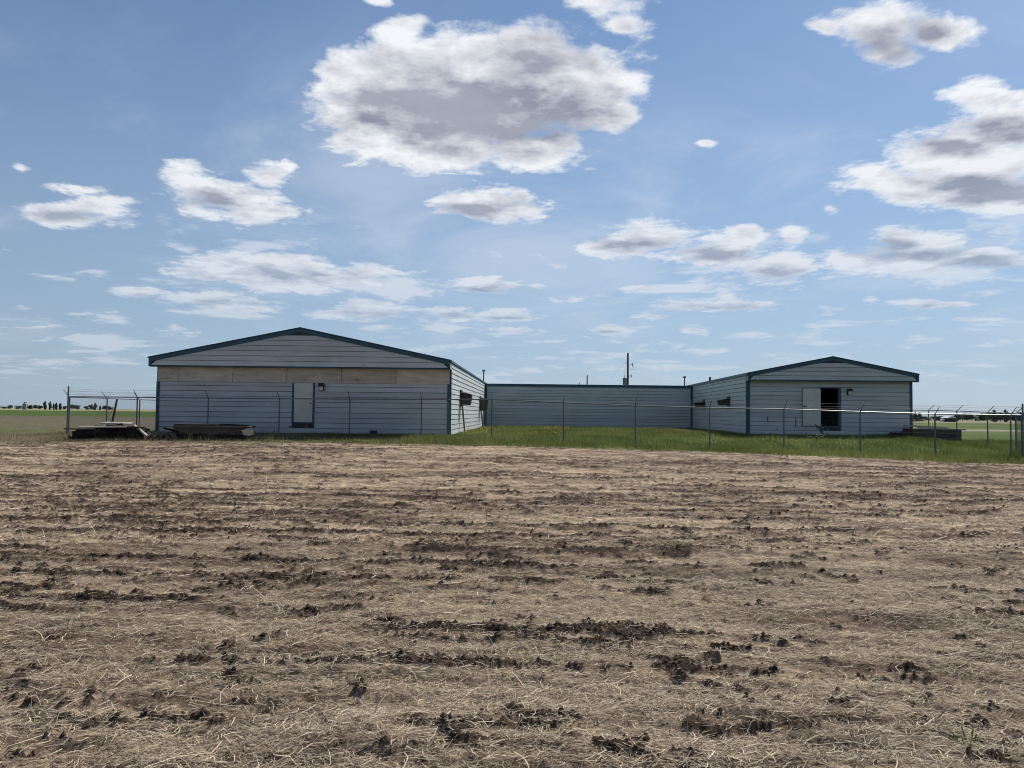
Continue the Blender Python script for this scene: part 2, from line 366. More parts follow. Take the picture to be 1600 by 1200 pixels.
def ground_col(x, y):
    m, pm = soil_mask(x, y); u, v = rows(x, y)
    ye = ip(x, T_YE) + .5 * fbm(x * .8, y * .6, 60, 3) 
    straw = np.array([.440, .335, .228]); straw2 = np.array([.255, .185, .128]); soil = np.array([.066, .045, .033]); earth = np.array([.150, .102, .070])
    one = np.ones(x.shape)
    c = lerp(straw * one[..., None], straw2, sm(fbm(u * .5, v * 1.4, 61, 4, .65), -.15, .35))
    c = lerp(c, earth, sm(fbm(u * .6, v * 4.2, 62, 4, .7), -.05, .35) * .8)
    c = lerp(c, np.array([.37, .295, .205]), sm(fbm(u * .4, v * 2.2, 63, 3, .6), .12, .45) * .5)
    c = lerp(c, earth, pm * .45)
    c = lerp(c, soil, m * .94)
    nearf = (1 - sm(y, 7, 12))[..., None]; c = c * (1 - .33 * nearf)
    c *= (1 + .30 * vn(u * 4, v * 16, 64) + .18 * vn(u * 9, v * 30, 65))[..., None]
    # beyond the field edge
    green = np.array([.075, .120, .022]); green2 = np.array([.130, .160, .044]); dry = np.array([.235, .205, .130]); olive = np.array([.105, .110, .045])
    gx = lerp(green * one[..., None], green2, sm(fbm(x * .5, y * .35, 70, 4), -.2, .4))
    dryf = sm(-x + 1.2 * fbm(x * .4, y * .4, 71, 3), 5, 9) * .62
    dryf = np.maximum(dryf, .85 * np.exp(-((y - ye - .35) / .35) ** 2) * sm(fbm(x*.7, y*.2, 74, 2), -.5, .5))
    dryf = np.maximum(dryf, .9 * sm(-x, 13, 16) * (1 - sm(y, 33.5, 36)))
    gx = lerp(gx, dry, np.clip(dryf + .45 * dryf * fbm(x * 1.2, y * 1.0, 72, 3), 0, 1))
    court = sm(fbm(x * .5, y * .25, 73, 3), .05, .4) * sm(x, 6, 9) * (1 - sm(x, 14, 16)) * sm(y, 40, 46)
    gx = lerp(gx, np.array([.20, .155, .08]), court * .7)
    # open land to the left
    L = sm(-x, 17.0, 18.5) * sm(y, 33, 35)
    nl = fbm(x * .04, y * .05, 80, 4)
    land = lerp(olive * one[..., None], green2 * .9, sm(nl + .3*fbm(x*.3, y*.15, 83, 3), .0, .3))
    tilled = np.array([.125, .098, .078])
    yy = y * (1 + .10 * nl)
    land = lerp(land, tilled, sm(yy, 48, 56) * (1 - sm(yy, 120, 138)) * (.75 + .25 * vn(x * .08, y * .2, 81)))
    land = lerp(land, np.array([.062, .10, .018]), sm(yy, 125, 140))
    land = lerp(land, np.array([.30, .29, .16]), sm(yy, 800, 900))
    gx = lerp(gx, land, L)
    R = sm(x, 20.5, 23.5) * sm(y, 38, 44)
    land = lerp(green * one[..., None], green2, sm(nl, -.1, .3))
    rd = y + 6 * vn(x * .01, y * .0, 82)
    land = lerp(land, np.array([.30, .27, .21]), sm(rd, 84, 86) * (1 - sm(rd, 92, 94)))
    land = lerp(land, np.array([.27, .245, .165]), sm(y, 205, 225))
    gx = lerp(gx, land, R)
    gx = lerp(gx, np.array([.27, .255, .15]), sm(y, 900, 1100) * .7)
    gx *= (1 + .18 * vn(x * 3, y * 4, 75) * (1 - sm(y, 60, 120)))[..., None]
    t = sm(y, ye - .15, ye + .15)
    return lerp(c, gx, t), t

def np_mesh(name, V, Fq, mat_, col=None, colname='tint', smooth=True):
    me = bpy.data.meshes.new(name)
    nv = len(V); k = Fq.shape[1]; nf = len(Fq)
    me.vertices.add(nv); me.vertices.foreach_set('co', V.astype(np.float32).ravel())
    me.loops.add(nf * k); me.loops.foreach_set('vertex_index', Fq.astype(np.int32).ravel())
    me.polygons.add(nf); me.polygons.foreach_set('loop_start', np.arange(0, nf * k, k, dtype=np.int32))
    me.polygons.foreach_set('use_smooth', np.full(nf, smooth))
    me.update(calc_edges=True)
    if col is not None:
        at = me.attributes.new(colname, 'FLOAT_COLOR', 'POINT')
        c4 = np.ones((nv, 4), np.float32); c4[:, :3] = col; at.data.foreach_set('color', c4.ravel())
    me.materials.append(mat_)
    o = bpy.data.objects.new(name, me); C.objects.link(o); return o

# ground sheet
ys = [3.0]
while ys[-1] < 31: ys.append(ys[-1] + (.0075 + .0011 * ys[-1] + .00006 * ys[-1] ** 2) * 1.05)
while ys[-1] < 66: ys.append(ys[-1] + .22)
while ys[-1] < 9000: ys.append(ys[-1] * 1.022)
yb = [-9000, -3000, -900, -300, -90, -30, -12, -5, -2, 0, 1, 1.8, 2.4, 2.8]
Y = np.array(yb + ys)
s_in = np.linspace(-.84, .84, 860)
s_out = [.9, 1.0, 1.15, 1.4, 1.8, 2.5, 4, 7, 14, 40]
sx = np.array([-a for a in s_out[::-1]] + list(s_in) + s_out)
wY = np.sqrt((Y * .96 + .9) ** 2 + 1.5) 
GX = wY[:, None] * sx[None, :]; GY = np.repeat(Y[:, None], len(sx), 1)
GZ = height(GX, GY)
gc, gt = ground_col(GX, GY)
nr, nc = GX.shape
idx = np.arange(nr * nc).reshape(nr, nc)
Fq = np.stack([idx[:-1, :-1].ravel(), idx[:-1, 1:].ravel(), idx[1:, 1:].ravel(), idx[1:, :-1].ravel()], 1)
Mg = bpy.data.materials.new('field_ground'); Mg.use_nodes = True
t = NT(Mg.node_tree); bs = t.n['Principled BSDF']
at = t.node('ShaderNodeAttribute', attribute_name='tint').outputs['Color']
pos = t.node('ShaderNodeNewGeometry').outputs['Position']
v1 = t.vm('MULTIPLY', pos, (1, 1.6, 1))
fn = t.noise(v1, 38, 6, .7, 1.5); f2 = t.noise(v1, 7, 5, .65, .5)
f3 = t.noise(t.vm('MULTIPLY', pos, (.6, 2.6, 1)), 2.2, 6, .7)
k = t.m('MULTIPLY', t.ss(fn, .30, .72, .40, 1.65), t.ss(f2, .3, .7, .80, 1.20))
k = t.m('MULTIPLY', k, t.ss(f3, .3, .7, .85, 1.15))
kc = t.node('ShaderNodeCombineColor', {0: k, 1: k, 2: k}).outputs[0]
t.l.new(t.mix(1.0, at, kc, 'MULTIPLY'), bs.inputs['Base Color'])
bs.inputs['Roughness'].default_value = .95; bs.inputs['Specular IOR Level'].default_value = .1
bp = t.node('ShaderNodeBump', {'Strength': .8, 'Distance': .012, 'Height': t.m('ADD', fn, t.m('MULTIPLY', f2, 1.5))})
t.l.new(bp.outputs[0], bs.inputs['Normal'])
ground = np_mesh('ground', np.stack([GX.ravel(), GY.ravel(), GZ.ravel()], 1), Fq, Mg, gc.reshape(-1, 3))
tag(ground, kind='structure')

# ------------------------------------------------------------------ buildings
BW = .235  # exposure of one siding board
class Wall:
    """A wall plane: origin o, direction u along it, outward normal n (all horizontal)."""
    def __init__(s, o, u, parent): s.o = Vector(o); s.u = Vector(u).normalized(); s.n = Vector((s.u.y, -s.u.x, 0)); s.p = parent
    def pt(s, a, z, n=0.0): 
        r = s.o + s.u * a + s.n * n; return (r.x, r.y, z)
    def slab(s, a0, a1, z0, z1, n0, n1, name, mat_, parent=None):
        return s.slabx([(a0, z0), (a1, z0), (a1, z1), (a0, z1)], n0, n1, name, mat_, parent)
    def slabx(s, poly, n0, n1, name, mat_, parent=None):
        k = len(poly); P_ = [s.pt(a, z, n1) for a, z in poly] + [s.pt(a, z, n0) for a, z in poly]
        f = [tuple(range(k)), tuple(range(k, 2*k))[::-1]] + [(i, (i+1) % k, k + (i+1) % k, k + i) for i in range(k)]
        b = MB(); b.poly(P_, f); return b.obj(name, mat_, parent or s.p)
    def lap(s, a0, a1, z0, z1, b0=None, b1=None, n=0.0, lip=.026):
        """one lapped board: bottom edge proud of the board below"""
        b0 = a0 if b0 is None else b0; b1 = a1 if b1 is None else b1
        lip = lip + random.uniform(-.003, .003)
        z0 = z0 + .010; lip = lip + .006
        P_ = [s.pt(a0, z0, n), s.pt(a1, z0, n), s.pt(a1, z0, n + lip), s.pt(a0, z0, n + lip),
              s.pt(b0, z1, n), s.pt(b1, z1, n), s.pt(b1, z1, n + .006), s.pt(b0, z1, n + .006)]
        z2 = z0 + .018   # a small rolled lip
        m = MB(); m.poly(P_, [(0,1,2,3),(3,2,6,7),(7,6,5,4),(0,4,5,1),(0,3,7,4),(1,5,6,2)])
        return m.obj('siding_board', M_side, s.p)
    def siding(s, a0, a1, z0, z1, holes=(), n=0.0, off=0.0):
        z = z0
        first = True
        while z < z1 - .03:
            zz = min(z + BW, z1)
            segs = [(a0, a1)]
            for (h0, h1, hz0, hz1) in holes:
                if zz > hz0 + .04 and z < hz1 - .04:
                    segs = [q_ for (p0, p1) in segs for q_ in ((p0, min(p1, h0)), (max(p0, h1), p1)) if q_[1] - q_[0] > .02]
            for (p0, p1) in segs: s.lap(p0, p1, z + .004, zz - .002, n=n)
            z += BW

def lamp(wall, a, z):
    b = MB(); 
    L_ = wall.slab(a - .11, a + .11, z - .16, z + .16, .03, .10, 'wall_lamp', M_black)
    wall.slab(a - .12, a + .12, z + .04, z + .18, .10, .26, 'lamp_hood', M_black, L_)
    wall.slab(a - .075, a + .075, z - .14, z + .035, .10, .20, 'lamp_lens', M_lens, L_)

def gable_building(name, o, u, v, width, length, zb, z_soff, z_eave, z_peak, eave_l, eave_r, label, ply=None):
    """o front left corner of the wall; u along the front; v along the depth."""
    root = empty(name, (o[0], o[1], zb), label, 'farm building')
    u = Vector(u).normalized(); v = Vector(v).normalized(); O = Vector(o)
    front = Wall(O, u, root)
    OV = .30
    g0, g1 = -eave_l, width + eave_r; mid = (g0 + g1) / 2
    gp = front.n * OV
    gw = Wall(O + gp, u, root)
    def roofz(a): return z_eave + (z_peak - z_eave) * (1 - abs(a - mid) / (mid - g0))
    # gable core
    gw.slabx([(g0 + .02, z_soff), (g1 - .02, z_soff), (g1 - .02, z_eave - .03), (mid, z_peak - .04), (g0 + .02, z_eave - .03)], -.26, 0, 'gable_wall', M_soffit)
    z = z_soff + .005
    while z < z_peak - .25:
        zz = min(z + BW, z_peak - .18)
        def rng_(zq):
            zq = zq + .17
            if zq <= z_eave: return g0 + .10, g1 - .10
            f = (zq - z_eave) / (z_peak - z_eave)
            return max(g0 + .10, g0 + (mid - g0) * f), min(g1 - .10, g1 - (g1 - mid) * f)
        a0, a1 = rng_(z); b0, b1 = rng_(zz)
        if b1 - b0 > .1: gw.lap(a0, a1, z + .004, zz - .002, b0, b1, n=.0)
        z += BW
    # rake trim
    T = .175
    for (pa, pz, qa, qz) in ((g0, z_eave, mid, z_peak), (g1, z_eave, mid, z_peak)):
        gw.slabx([(pa, pz - T), (qa, qz - T), (qa, qz), (pa, pz)], -.02, .045, 'rake_trim', M_trim)
    for a in (g0, g1 - .13): gw.slab(a, a + .13, z_soff - .005, z_eave - T + .02, -.02, .040, 'gable_corner_trim', M_trim)
    gw.slab(g0, g1, z_soff - .045, z_soff - .006, -.30, .03, 'soffit_trim', M_trim)
    # roof: two sloped panels
    for sgn, (ea, ez) in ((0, (g0 - .05, z_eave)), (1, (g1 + .03, z_eave))):
        b = MB()
        A0 = O + gp + front.n * .06 + u * ea; A1 = O + gp + front.n * .06 + u * mid
        E = v * (length + .5)
        p = [Vector((A0.x, A0.y, ez)), Vector((A1.x, A1.y, z_peak + .01)), Vector((A1.x + E.x, A1.y + E.y, z_peak + .01)), Vector((A0.x + E.x, A0.y + E.y, ez))]
        up_ = Vector((0, 0, .05))
        b.hexa(p + [x_ + up_ for x_ in p]); b.obj('roof_panel', M_roof, root)
    return root, front, gw, mid, g0, g1, roofz

def rest_of_walls(root, front, O, u, v, width, length, zb, ztop, zeave, zpeak):
    u = Vector(u).normalized(); v = Vector(v).normalized(); O = Vector(o3(O)); 
    # right side wall seen from +X: its own u direction is v
    Rt = Wall(O + u * width, v, root); Rt.n = Vector((v.y, -v.x, 0))
    Lf = Wall(O + v * length, -v, root); Lf.n = Vector((-v.y, v.x, 0))
    Bk = Wall(O + u * width + v * length, -u, root)
    Rt.slab(.02, length, zb - .3, ztop, -.14, 0, 'side_wall', M_soffit)
    Lf.slab(0, length - .02, zb - .3, ztop, -.14, 0, 'side_wall', M_soffit)
    Bk.slabx([(.15, zb - .3), (width - .15, zb - .3), (width - .15, zeave - .06), (width / 2, zpeak - .12), (.15, zeave - .06)], -.14, 0, 'back_wall', M_soffit)
    return Lf, Rt, Bk
def o3(o): return (o[0], o[1], 0)

def fan_hood(wall, a, zc, w_, h, depth, support):
    """black sheet cowl over a wall fan: flared wall plate, body that slopes down to its mouth"""
    root = wall.p
    hz, lz = zc + h / 2, zc - h / 2
    b = MB()
    x0, x1 = a - w_/2, a + w_/2
    p = [wall.pt(x0, lz + .02, .05), wall.pt(x1, lz + .02, .05), wall.pt(x1 - .05, lz - .02, depth * .85), wall.pt(x0 + .05, lz - .02, depth * .85),
         wall.pt(x0, hz - .08, .05), wall.pt(x1, hz - .08, .05), wall.pt(x1 - .05, hz - .17, depth), wall.pt(x0 + .05, hz - .17, depth)]
    b.hexa(p)
    hood = b.obj('fan_hood', M_black, root)
    bv = hood.modifiers.new('bevel', 'BEVEL'); bv.width = .04; bv.segments = 2
    wall.slabx([(x0 - .08, lz - .05), (x1 + .08, lz - .05), (x1 + .08, hz + .05), (x0 - .08, hz + .05)], .03, .075, 'wall_plate', M_black, hood)
    for q_ in (.3, .6):
        wall.slab(x0 - .008, x1 + .008, lz - .0, hz - .09 - .06 * q_, .05 + (depth - .1) * q_, .075 + (depth - .1) * q_, 'rib', M_black, hood)
    if support:
        pb = wall.pt(a - .25, .45, .30); pt_ = wall.pt(a - .2, lz, .12)
        m = MB(); m.tube(pb, pt_, .045); m.obj('support_pipe', M_pipe, hood)

def vent(root, x, y, z0, z1, r, mat_, cap=False):
    m = MB(); m.tube((x, y, z0), (x, y, z1), r, n=8); v_ = m.obj('roof_vent', mat_, root)
    if cap:
        m = MB(); m.tube((x, y, z1 - .02), (x, y, z1 + .12), r * 2.6, r * 2.2, 10); m.obj('vent_cap', mat_, v_)

# --- the left, wider building
ZB = .60
oL = (-16.07, 35.0, 0); vL = (.68, 24.0, 0)
wL = 13.29
rootL, fL, gL, midL, g0, g1, rzL = gable_building('farm_building', oL, (1, 0, 0), vL, wL, 32, ZB, 3.62, 3.96, 5.35, .25, .0,
    'wide low grey-sided barn on the left with a bare plywood strip over its closed door')
LfL, RtL, BkL = rest_of_walls(rootL, fL, oL, (1, 0, 0), vL, wL, 32, ZB, 3.88, 3.96, 5.35)
DA0, DA1 = 6.22, 7.08       # door leaf along the wall
DZ0, DZ1 = 1.13, 2.90
for (a0, a1, z0, z1) in ((.0, wL, ZB - .3, ZB), (.0, wL, ZB, 3.60)):
    pass
fL.slab(0, wL, ZB - .35, 3.60, -.14, 0, 'front_wall', M_soffit)
zply = 2.915
fL.siding(.14, wL - .14, ZB + .03, zply, holes=[(DA0 - .08, DA1 + .08, DZ0 - .09, 3.0)])
fL.slab(.02, wL - .02, ZB - .3, ZB + .03, 0, .045, 'base_trim', M_conc)
jo = [0.03, 1.0, 3.44, 5.88, 8.34, 10.82, wL - .03]
for a, b in zip(jo[:-1], jo[1:]):
    fL.slab(a + .012, b - .012, zply + .004, 3.575, 0, .028 + random.uniform(0, .008), 'plywood_panel', M_ply)
fL.slab(0, .14, ZB, zply, 0, .05, 'corner_trim', M_trim)
fL.slab(wL - .14, wL, ZB, zply, 0, .05, 'corner_trim', M_trim)
RtL.slab(0.0, .10, ZB, 3.58, 0, .04, 'corner_trim', M_trim)
fL.slab(DA0 - .08, DA0, DZ0 - .09, DZ1, 0, .05, 'door_trim', M_trim)
fL.slab(DA1, DA1 + .08, DZ0 - .09, DZ1, 0, .05, 'door_trim', M_trim)
fL.slab(DA0, DA1, DZ0 - .07, DZ0, 0, .04, 'door_trim', M_trim)
dl = fL.slab(DA0 + .01, DA1 - .01, DZ0 + .01, DZ1, .005, .04, 'door', M_door)
m = MB(); m.tube(fL.pt(DA1 - .10, DZ0 + .87, .04), fL.pt(DA1 - .10, DZ0 + .87, .10), .035); m.obj('door_knob', M_black, dl)
lamp(fL, 7.48, 2.72)
RtL.siding(.12, 31.9, ZB + .02, 3.88)
RtL.slab(-.30, 32, 3.90, 3.985, .0, .075, 'eave_trim', M_trim)
RtL.slabx([(-.30, 3.60), (0, 3.60), (0, 3.9), (-.30, 3.9)], -.02, .02, 'gable_return', M_side)
RtL.slab(0.0, 32, ZB - .3, ZB + .02, 0, .04, 'base_trim', M_conc)
LfL.siding(.1, 31.8, ZB + .02, 3.56)
LfL.slab(-.3, 32.3, 3.66, 3.96, .18, .24, 'eave_trim', M_trim)
LfL.slab(-.3, 32.3, 3.62, 3.65, .0, .24, 'soffit_panel', M_side)
fan_hood(RtL, 4.7, 2.40, .75, .72, .62, True)
fan_hood(RtL, 18.9, 2.28, .8, .95, .62, True)
vent(rootL, -10.3, 36.0, 5.0, 5.47, .055, M_black)
vent(rootL, -2.28, 62, 3.9, 4.98, .05, M_galv, True)
b = MB(); b.box(-6.35, -6.05, 34.78, 34.94, .58, .80); b.obj('wall_box', M_black, rootL)

# --- the right building
oR = (12.84, 42.2, 0); uR = (math.cos(-.05), math.sin(-.05), 0); vR = (.96, 16.8, 0)
wR = 8.78
rootR, fR, gR, midR, r0, r1, rzR = gable_building('farm_building', oR, uR, vR, wR, 26, ZB, 3.58, 3.93, 4.84, .03, .22,
    'smaller grey-sided barn on the right with its door standing open')
LfR, RtR, BkR = rest_of_walls(rootR, fR, oR, uR, vR, wR, 26, ZB, 3.85, 3.93, 4.84)
P0, P1 = 3.92, 4.86       # opening
PZ0, PZ1 = 1.13, 3.17
fR.slab(0, P0, ZB - .35, 3.56, -.14, 0, 'front_wall', M_soffit)
fR.slab(P1, wR, ZB - .35, 3.56, -.14, 0, 'front_wall', M_soffit)
fR.slab(P0, P1, ZB - .35, PZ0, -.14, 0, 'front_wall', M_soffit)
fR.slab(P0, P1, PZ1, 3.56, -.14, 0, 'front_wall', M_soffit)
fR.siding(.14, wR - .14, ZB + .03, 3.57, holes=[(P0 - .03, P1 + .14, PZ0 - .09, PZ1 + .05)])
fR.slab(.02, wR - .02, ZB - .3, ZB + .03, 0, .045, 'base_trim', M_conc)
for a in (0, wR - .14): fR.slab(a, a + .14, ZB, 3.53, 0, .05, 'corner_trim', M_trim)
LfR.slab(26 - .14, 26, ZB, 3.53, 0, .05, 'corner_trim', M_trim)
fR.slab(P1, P1 + .14, PZ0 - .09, PZ1 + .05, 0, .05, 'door_trim', M_trim)
fR.slab(P0 - .08, P0, PZ0 - .09, PZ1 + .05, 0, .05, 'door_trim', M_trim)
fR.slab(P0, P1, PZ1, PZ1 + .05, 0, .05, 'door_trim', M_trim)
fR.slab(P0, P1, PZ0 - .09, PZ0, 0, .05, 'door_trim', M_trim)
dl = fR.slab(P0 - .98, P0 - .03, PZ0 + .0, PZ1 - .02, .075, .115, 'door', M_door)
fR.slab(P0 - 1.0, P0 - .03, PZ0 - .03, PZ1, .055, .072, 'door_edge', M_trim, dl)
m = MB(); m.tube(fR.pt(P0 - .93, PZ0 + 1.06, .14), fR.pt(P0 - .78, PZ0 + 1.06, .14), .022); m.tube(fR.pt(P0 - .92, PZ0 + 1.06, .11), fR.pt(P0 - .92, PZ0 + 1.06, .15), .04); m.obj('door_handle', M_black, dl)
lamp(fR, 5.42, 2.98)
# inside: floor and pen rails seen through the door
o_ = fR.slab(.2, wR - .2, ZB - .2, PZ0 - .08, -25.5, -.16, 'floor', M_int)
for k_, zz in enumerate((1.35, 1.62, 1.9, 2.15)):
    fR.slab(2.0, 7.2, zz, zz + .09, -3.1, -3.05, 'pen_rail', M_int)
for a in (2.6, 4.3, 5.6): fR.slab(a, a + .1, 1.05, 2.3, -3.04, -2.96, 'pen_post', M_int)
LfR.siding(.1, 25.85, ZB + .02, 3.84)
LfR.slab(0, 26.3, 3.83, 3.965, .0, .085, 'eave_trim', M_trim)
LfR.slab(26.0, 26.28, 3.58, 3.87, -.02, .02, 'gable_return', M_side)
LfR.slab(0, 26, ZB - .3, ZB + .02, 0, .04, 'base_trim', M_conc)
RtR.siding(.1, 25.8, ZB + .02, 3.56)
fan_hood(LfR, 26 - 4.4, 2.50, .6, .46, .72, False)
fan_hood(LfR, 26 - 12.2, 2.46, .6, .46, .72, False)
vent(rootR, 14.28, 64, 3.9, 4.72, .055, M_galv, True)
vent(rootR, 13.7, 53.5, 3.95, 4.28, .07, M_black)
# stains / patches on the wall, left of the door
for wl, wd_, hs in ((fL, wL, ()), (fR, wR, ())):
    for _ in range(5):
        a_ = random.uniform(.4, wd_ - .6); z_ = random.choice([.66, .68, .9]) 
        wl.slab(a_, a_ + random.uniform(.05, .16), z_, z_ + random.uniform(.04, .12), .031, .036, 'mud_splash', M_red)
fR.slab(1.05, 1.12, 1.3, 1.62, .027, .031, 'rust_streak', M_red)
fR.slab(2.55, 2.62, 1.05, 1.55, .027, .031, 'rust_streak', M_red)

# --- the link between them
rootC = empty('connecting_wing', (-2.1, 59, ZB), 'long plain grey-sided wing with a flat blue roof edge joining the two barns', 'farm building')
fC = Wall((-2.06, 59.0, 0), (15.86, .0, 0), rootC)
wC = 15.86
fC.slab(0, wC, ZB - .3, 3.84, -.14, 0, 'front_wall', M_soffit)
fC.siding(.12, wC - .12, ZB - .02, 3.70)
fC.slab(.06, wC - .06, 3.70, 3.87, 0, .10, 'eave_trim', M_trim)
for a in (.05, wC - .17): fC.slab(a, a + .12, ZB - .02, 3.70, 0, .05, 'corner_trim', M_trim)
fC.slab(.05, wC - .05, ZB - .3, ZB - .02, 0, .04, 'base_trim', M_conc)
b = MB(); b.poly([(-2.0, 59, 3.80), (13.7, 59, 3.80), (13.9, 63.5, 4.0), (-1.8, 63.5, 4.0), (-2.0, 59, 3.86), (13.7, 59, 3.86), (13.9, 63.5, 4.06), (-1.8, 63.5, 4.06)], [(0,3,2,1),(4,5,6,7),(0,1,5,4),(1,2,6,5),(2,3,7,6),(3,0,4,7)]); b.obj('roof_panel', M_roof, rootC)
b = MB(); b.box(-1.6, 13.8, 63.5, 63.6, .3, 4.0); b.obj('back_wall', M_side, rootC)

# ------------------------------------------------------------------ fences
def gz(x, y): return float(height(np.array([x]), np.array([y]))[0])
def fence(name, pts, rail, arm_dir, label, wires=3, corner=(), armless=(), wr=.0013):
    root = empty(name, (pts[0][0], pts[0][1], gz(*pts[0])), label, 'fence')
    for i, (x, y) in enumerate(pts):
        zr = rail[i]; r = .034 if i in corner else .030
        lean = random.uniform(-.02, .02)
        b = MB()
        top = zr + (.42 if i in corner else 0.0)
        b.tube((x + lean*.5, y, gz(x, y) - .25), (x, y, top), r, n=8); p = b.obj('post', M_galvd, root)
        if i not in corner:
            a = MB(); ad = Vector(arm_dir[i] if isinstance(arm_dir, list) else arm_dir)
            a.tube((x, y, zr - .01), (x + ad.x, y + ad.y, zr + .31), .019, .012, 6); a.obj('barb_arm', M_galvd, p)
        else:
            a = MB(); a.tube((x, y, top - .005), (x, y, top + .05), r * 1.25, r * .5, 8); a.obj('post_cap', M_galvd, p)
    b = MB()
    for i in range(len(pts) - 1):
        b.tube((*pts[i], rail[i]), (*pts[i+1], rail[i+1]), .024, n=8)
    b.obj('top_rail', M_galv, root)
    for k_ in range(wires):
        b = MB(); t_ = (k_ + 1) / wires * .95
        for i in range(len(pts) - 1):
            ads = [Vector(arm_dir[j] if isinstance(arm_dir, list) else arm_dir) for j in (i, i+1)]
            e = []
            for j, ad in zip((i, i+1), ads):
                if j in corner: e.append(Vector((pts[j][0], pts[j][1], rail[j] + .36 * t_)))
                else: e.append(Vector((pts[j][0] + ad.x * t_, pts[j][1] + ad.y * t_, rail[j] + .31 * t_)))
            mid_ = (e[0] + e[1]) / 2 - Vector((0, 0, random.uniform(.005, .03)))
            b.tube(e[0], mid_, .0032, n=3); b.tube(mid_, e[1], .0032, n=3)
            for q_ in range(1, 24):
                c_ = e[0].lerp(mid_, q_/12) if q_ < 12 else mid_.lerp(e[1], (q_-12)/12)
                b.tube(c_ - Vector((.01, 0, .018)), c_ + Vector((.01, 0, .018)), .002, n=3)
        b.obj('barbed_wire', M_wire, root)
    # woven wire: diagonal wires from rail to ground in both directions
    b = MB()
    for i in range(len(pts) - 1):
        A_, B_ = Vector((*pts[i], 0)), Vector((*pts[i+1], 0)); Ln = (B_ - A_).length; d = (B_ - A_) / Ln
        H = 1.66
        nn = Vector((d.y, -d.x, 0)) * .006
        def zat(s_): return rail[i] + (rail[i+1] - rail[i]) * s_ / Ln
        s0 = -H
        while s0 < Ln:
            for sg in (1, -1):
                pa, pb, za, zb_ = s0, s0 + H, 0.0, H
                if pa < 0: za = -pa; pa = 0
                if pb > Ln: zb_ = H - (pb - Ln); pb = Ln
                if pb - pa < .03: continue
                if sg < 0: za, zb_ = H - za, H - zb_
                q0 = A_ + d * pa + nn * sg; q1 = A_ + d * pb + nn * sg
                b.tube((q0.x, q0.y, zat(pa) - H + za), (q1.x, q1.y, zat(pb) - H + zb_), wr, n=3)
            s0 += .075
    tag(b.obj('chain_mesh', M_wire, root), kind='stuff')
    return root
pxs = [107, 215, 326, 437, 547, 659, 769, 881, 993, 1109, 1225, 1344, 1461, 1579, 1598]
pts = []
for p in pxs:
    x = (p - 800) * 33 / F
    for _ in range(5): yy = float(ip(x, T_YF)); x = (p - 800) * yy / F
    pts.append((x, yy))
rail = [float(ip(x, T_RAIL)) + random.uniform(-.006, .006) for x, y in pts]
fence('chain_link_fence', pts, rail, (0, -.36, 0), 'long galvanised chain-link fence with barbed arms running in front of both barns', corner=(0, 14))
A_ = Vector(pts[0] + (0,)); 
lp = [(pts[0][0], pts[0][1]), (-19.1 + .0, 36.4), (-18.75, 39.5), (-18.6, 42.5), (-18.4, 45.5), (-18.2, 48.5)]
lp = [(pts[0][0], pts[0][1] + .12), (-19.0, 36.3), (-18.85, 38.8), (-18.5, 41.9)]
lp[1] = ((168 - 800) * 36.3 / F, 36.3); lp[2] = ((219 - 800) * 38.6 / F, 38.6); lp[3] = (-18.2, 41.6); 
fence('chain_link_fence', lp, [rail[0] - .01, 2.14, 2.13, 2.12], (-.26, -.05, 0), 'short chain-link return running back from the left corner post', corner=(), wires=3)
cx, cy_ = pts[-1]
rp = [(cx + .03, cy_ + .12)]
for p, d in ((1587, 34.0), (1543, 37.2), (1495, 40.2), (1451, 43.3), (1412, 46.3)): rp.append(((p - 800) * d / F, d))
fence('chain_link_fence', rp, [rail[-1], 1.86, 1.93, 2.0, 2.05, 2.08], (.30, -.06, 0), 'chain-link side fence running back past the right barn', wires=3, wr=.0008)

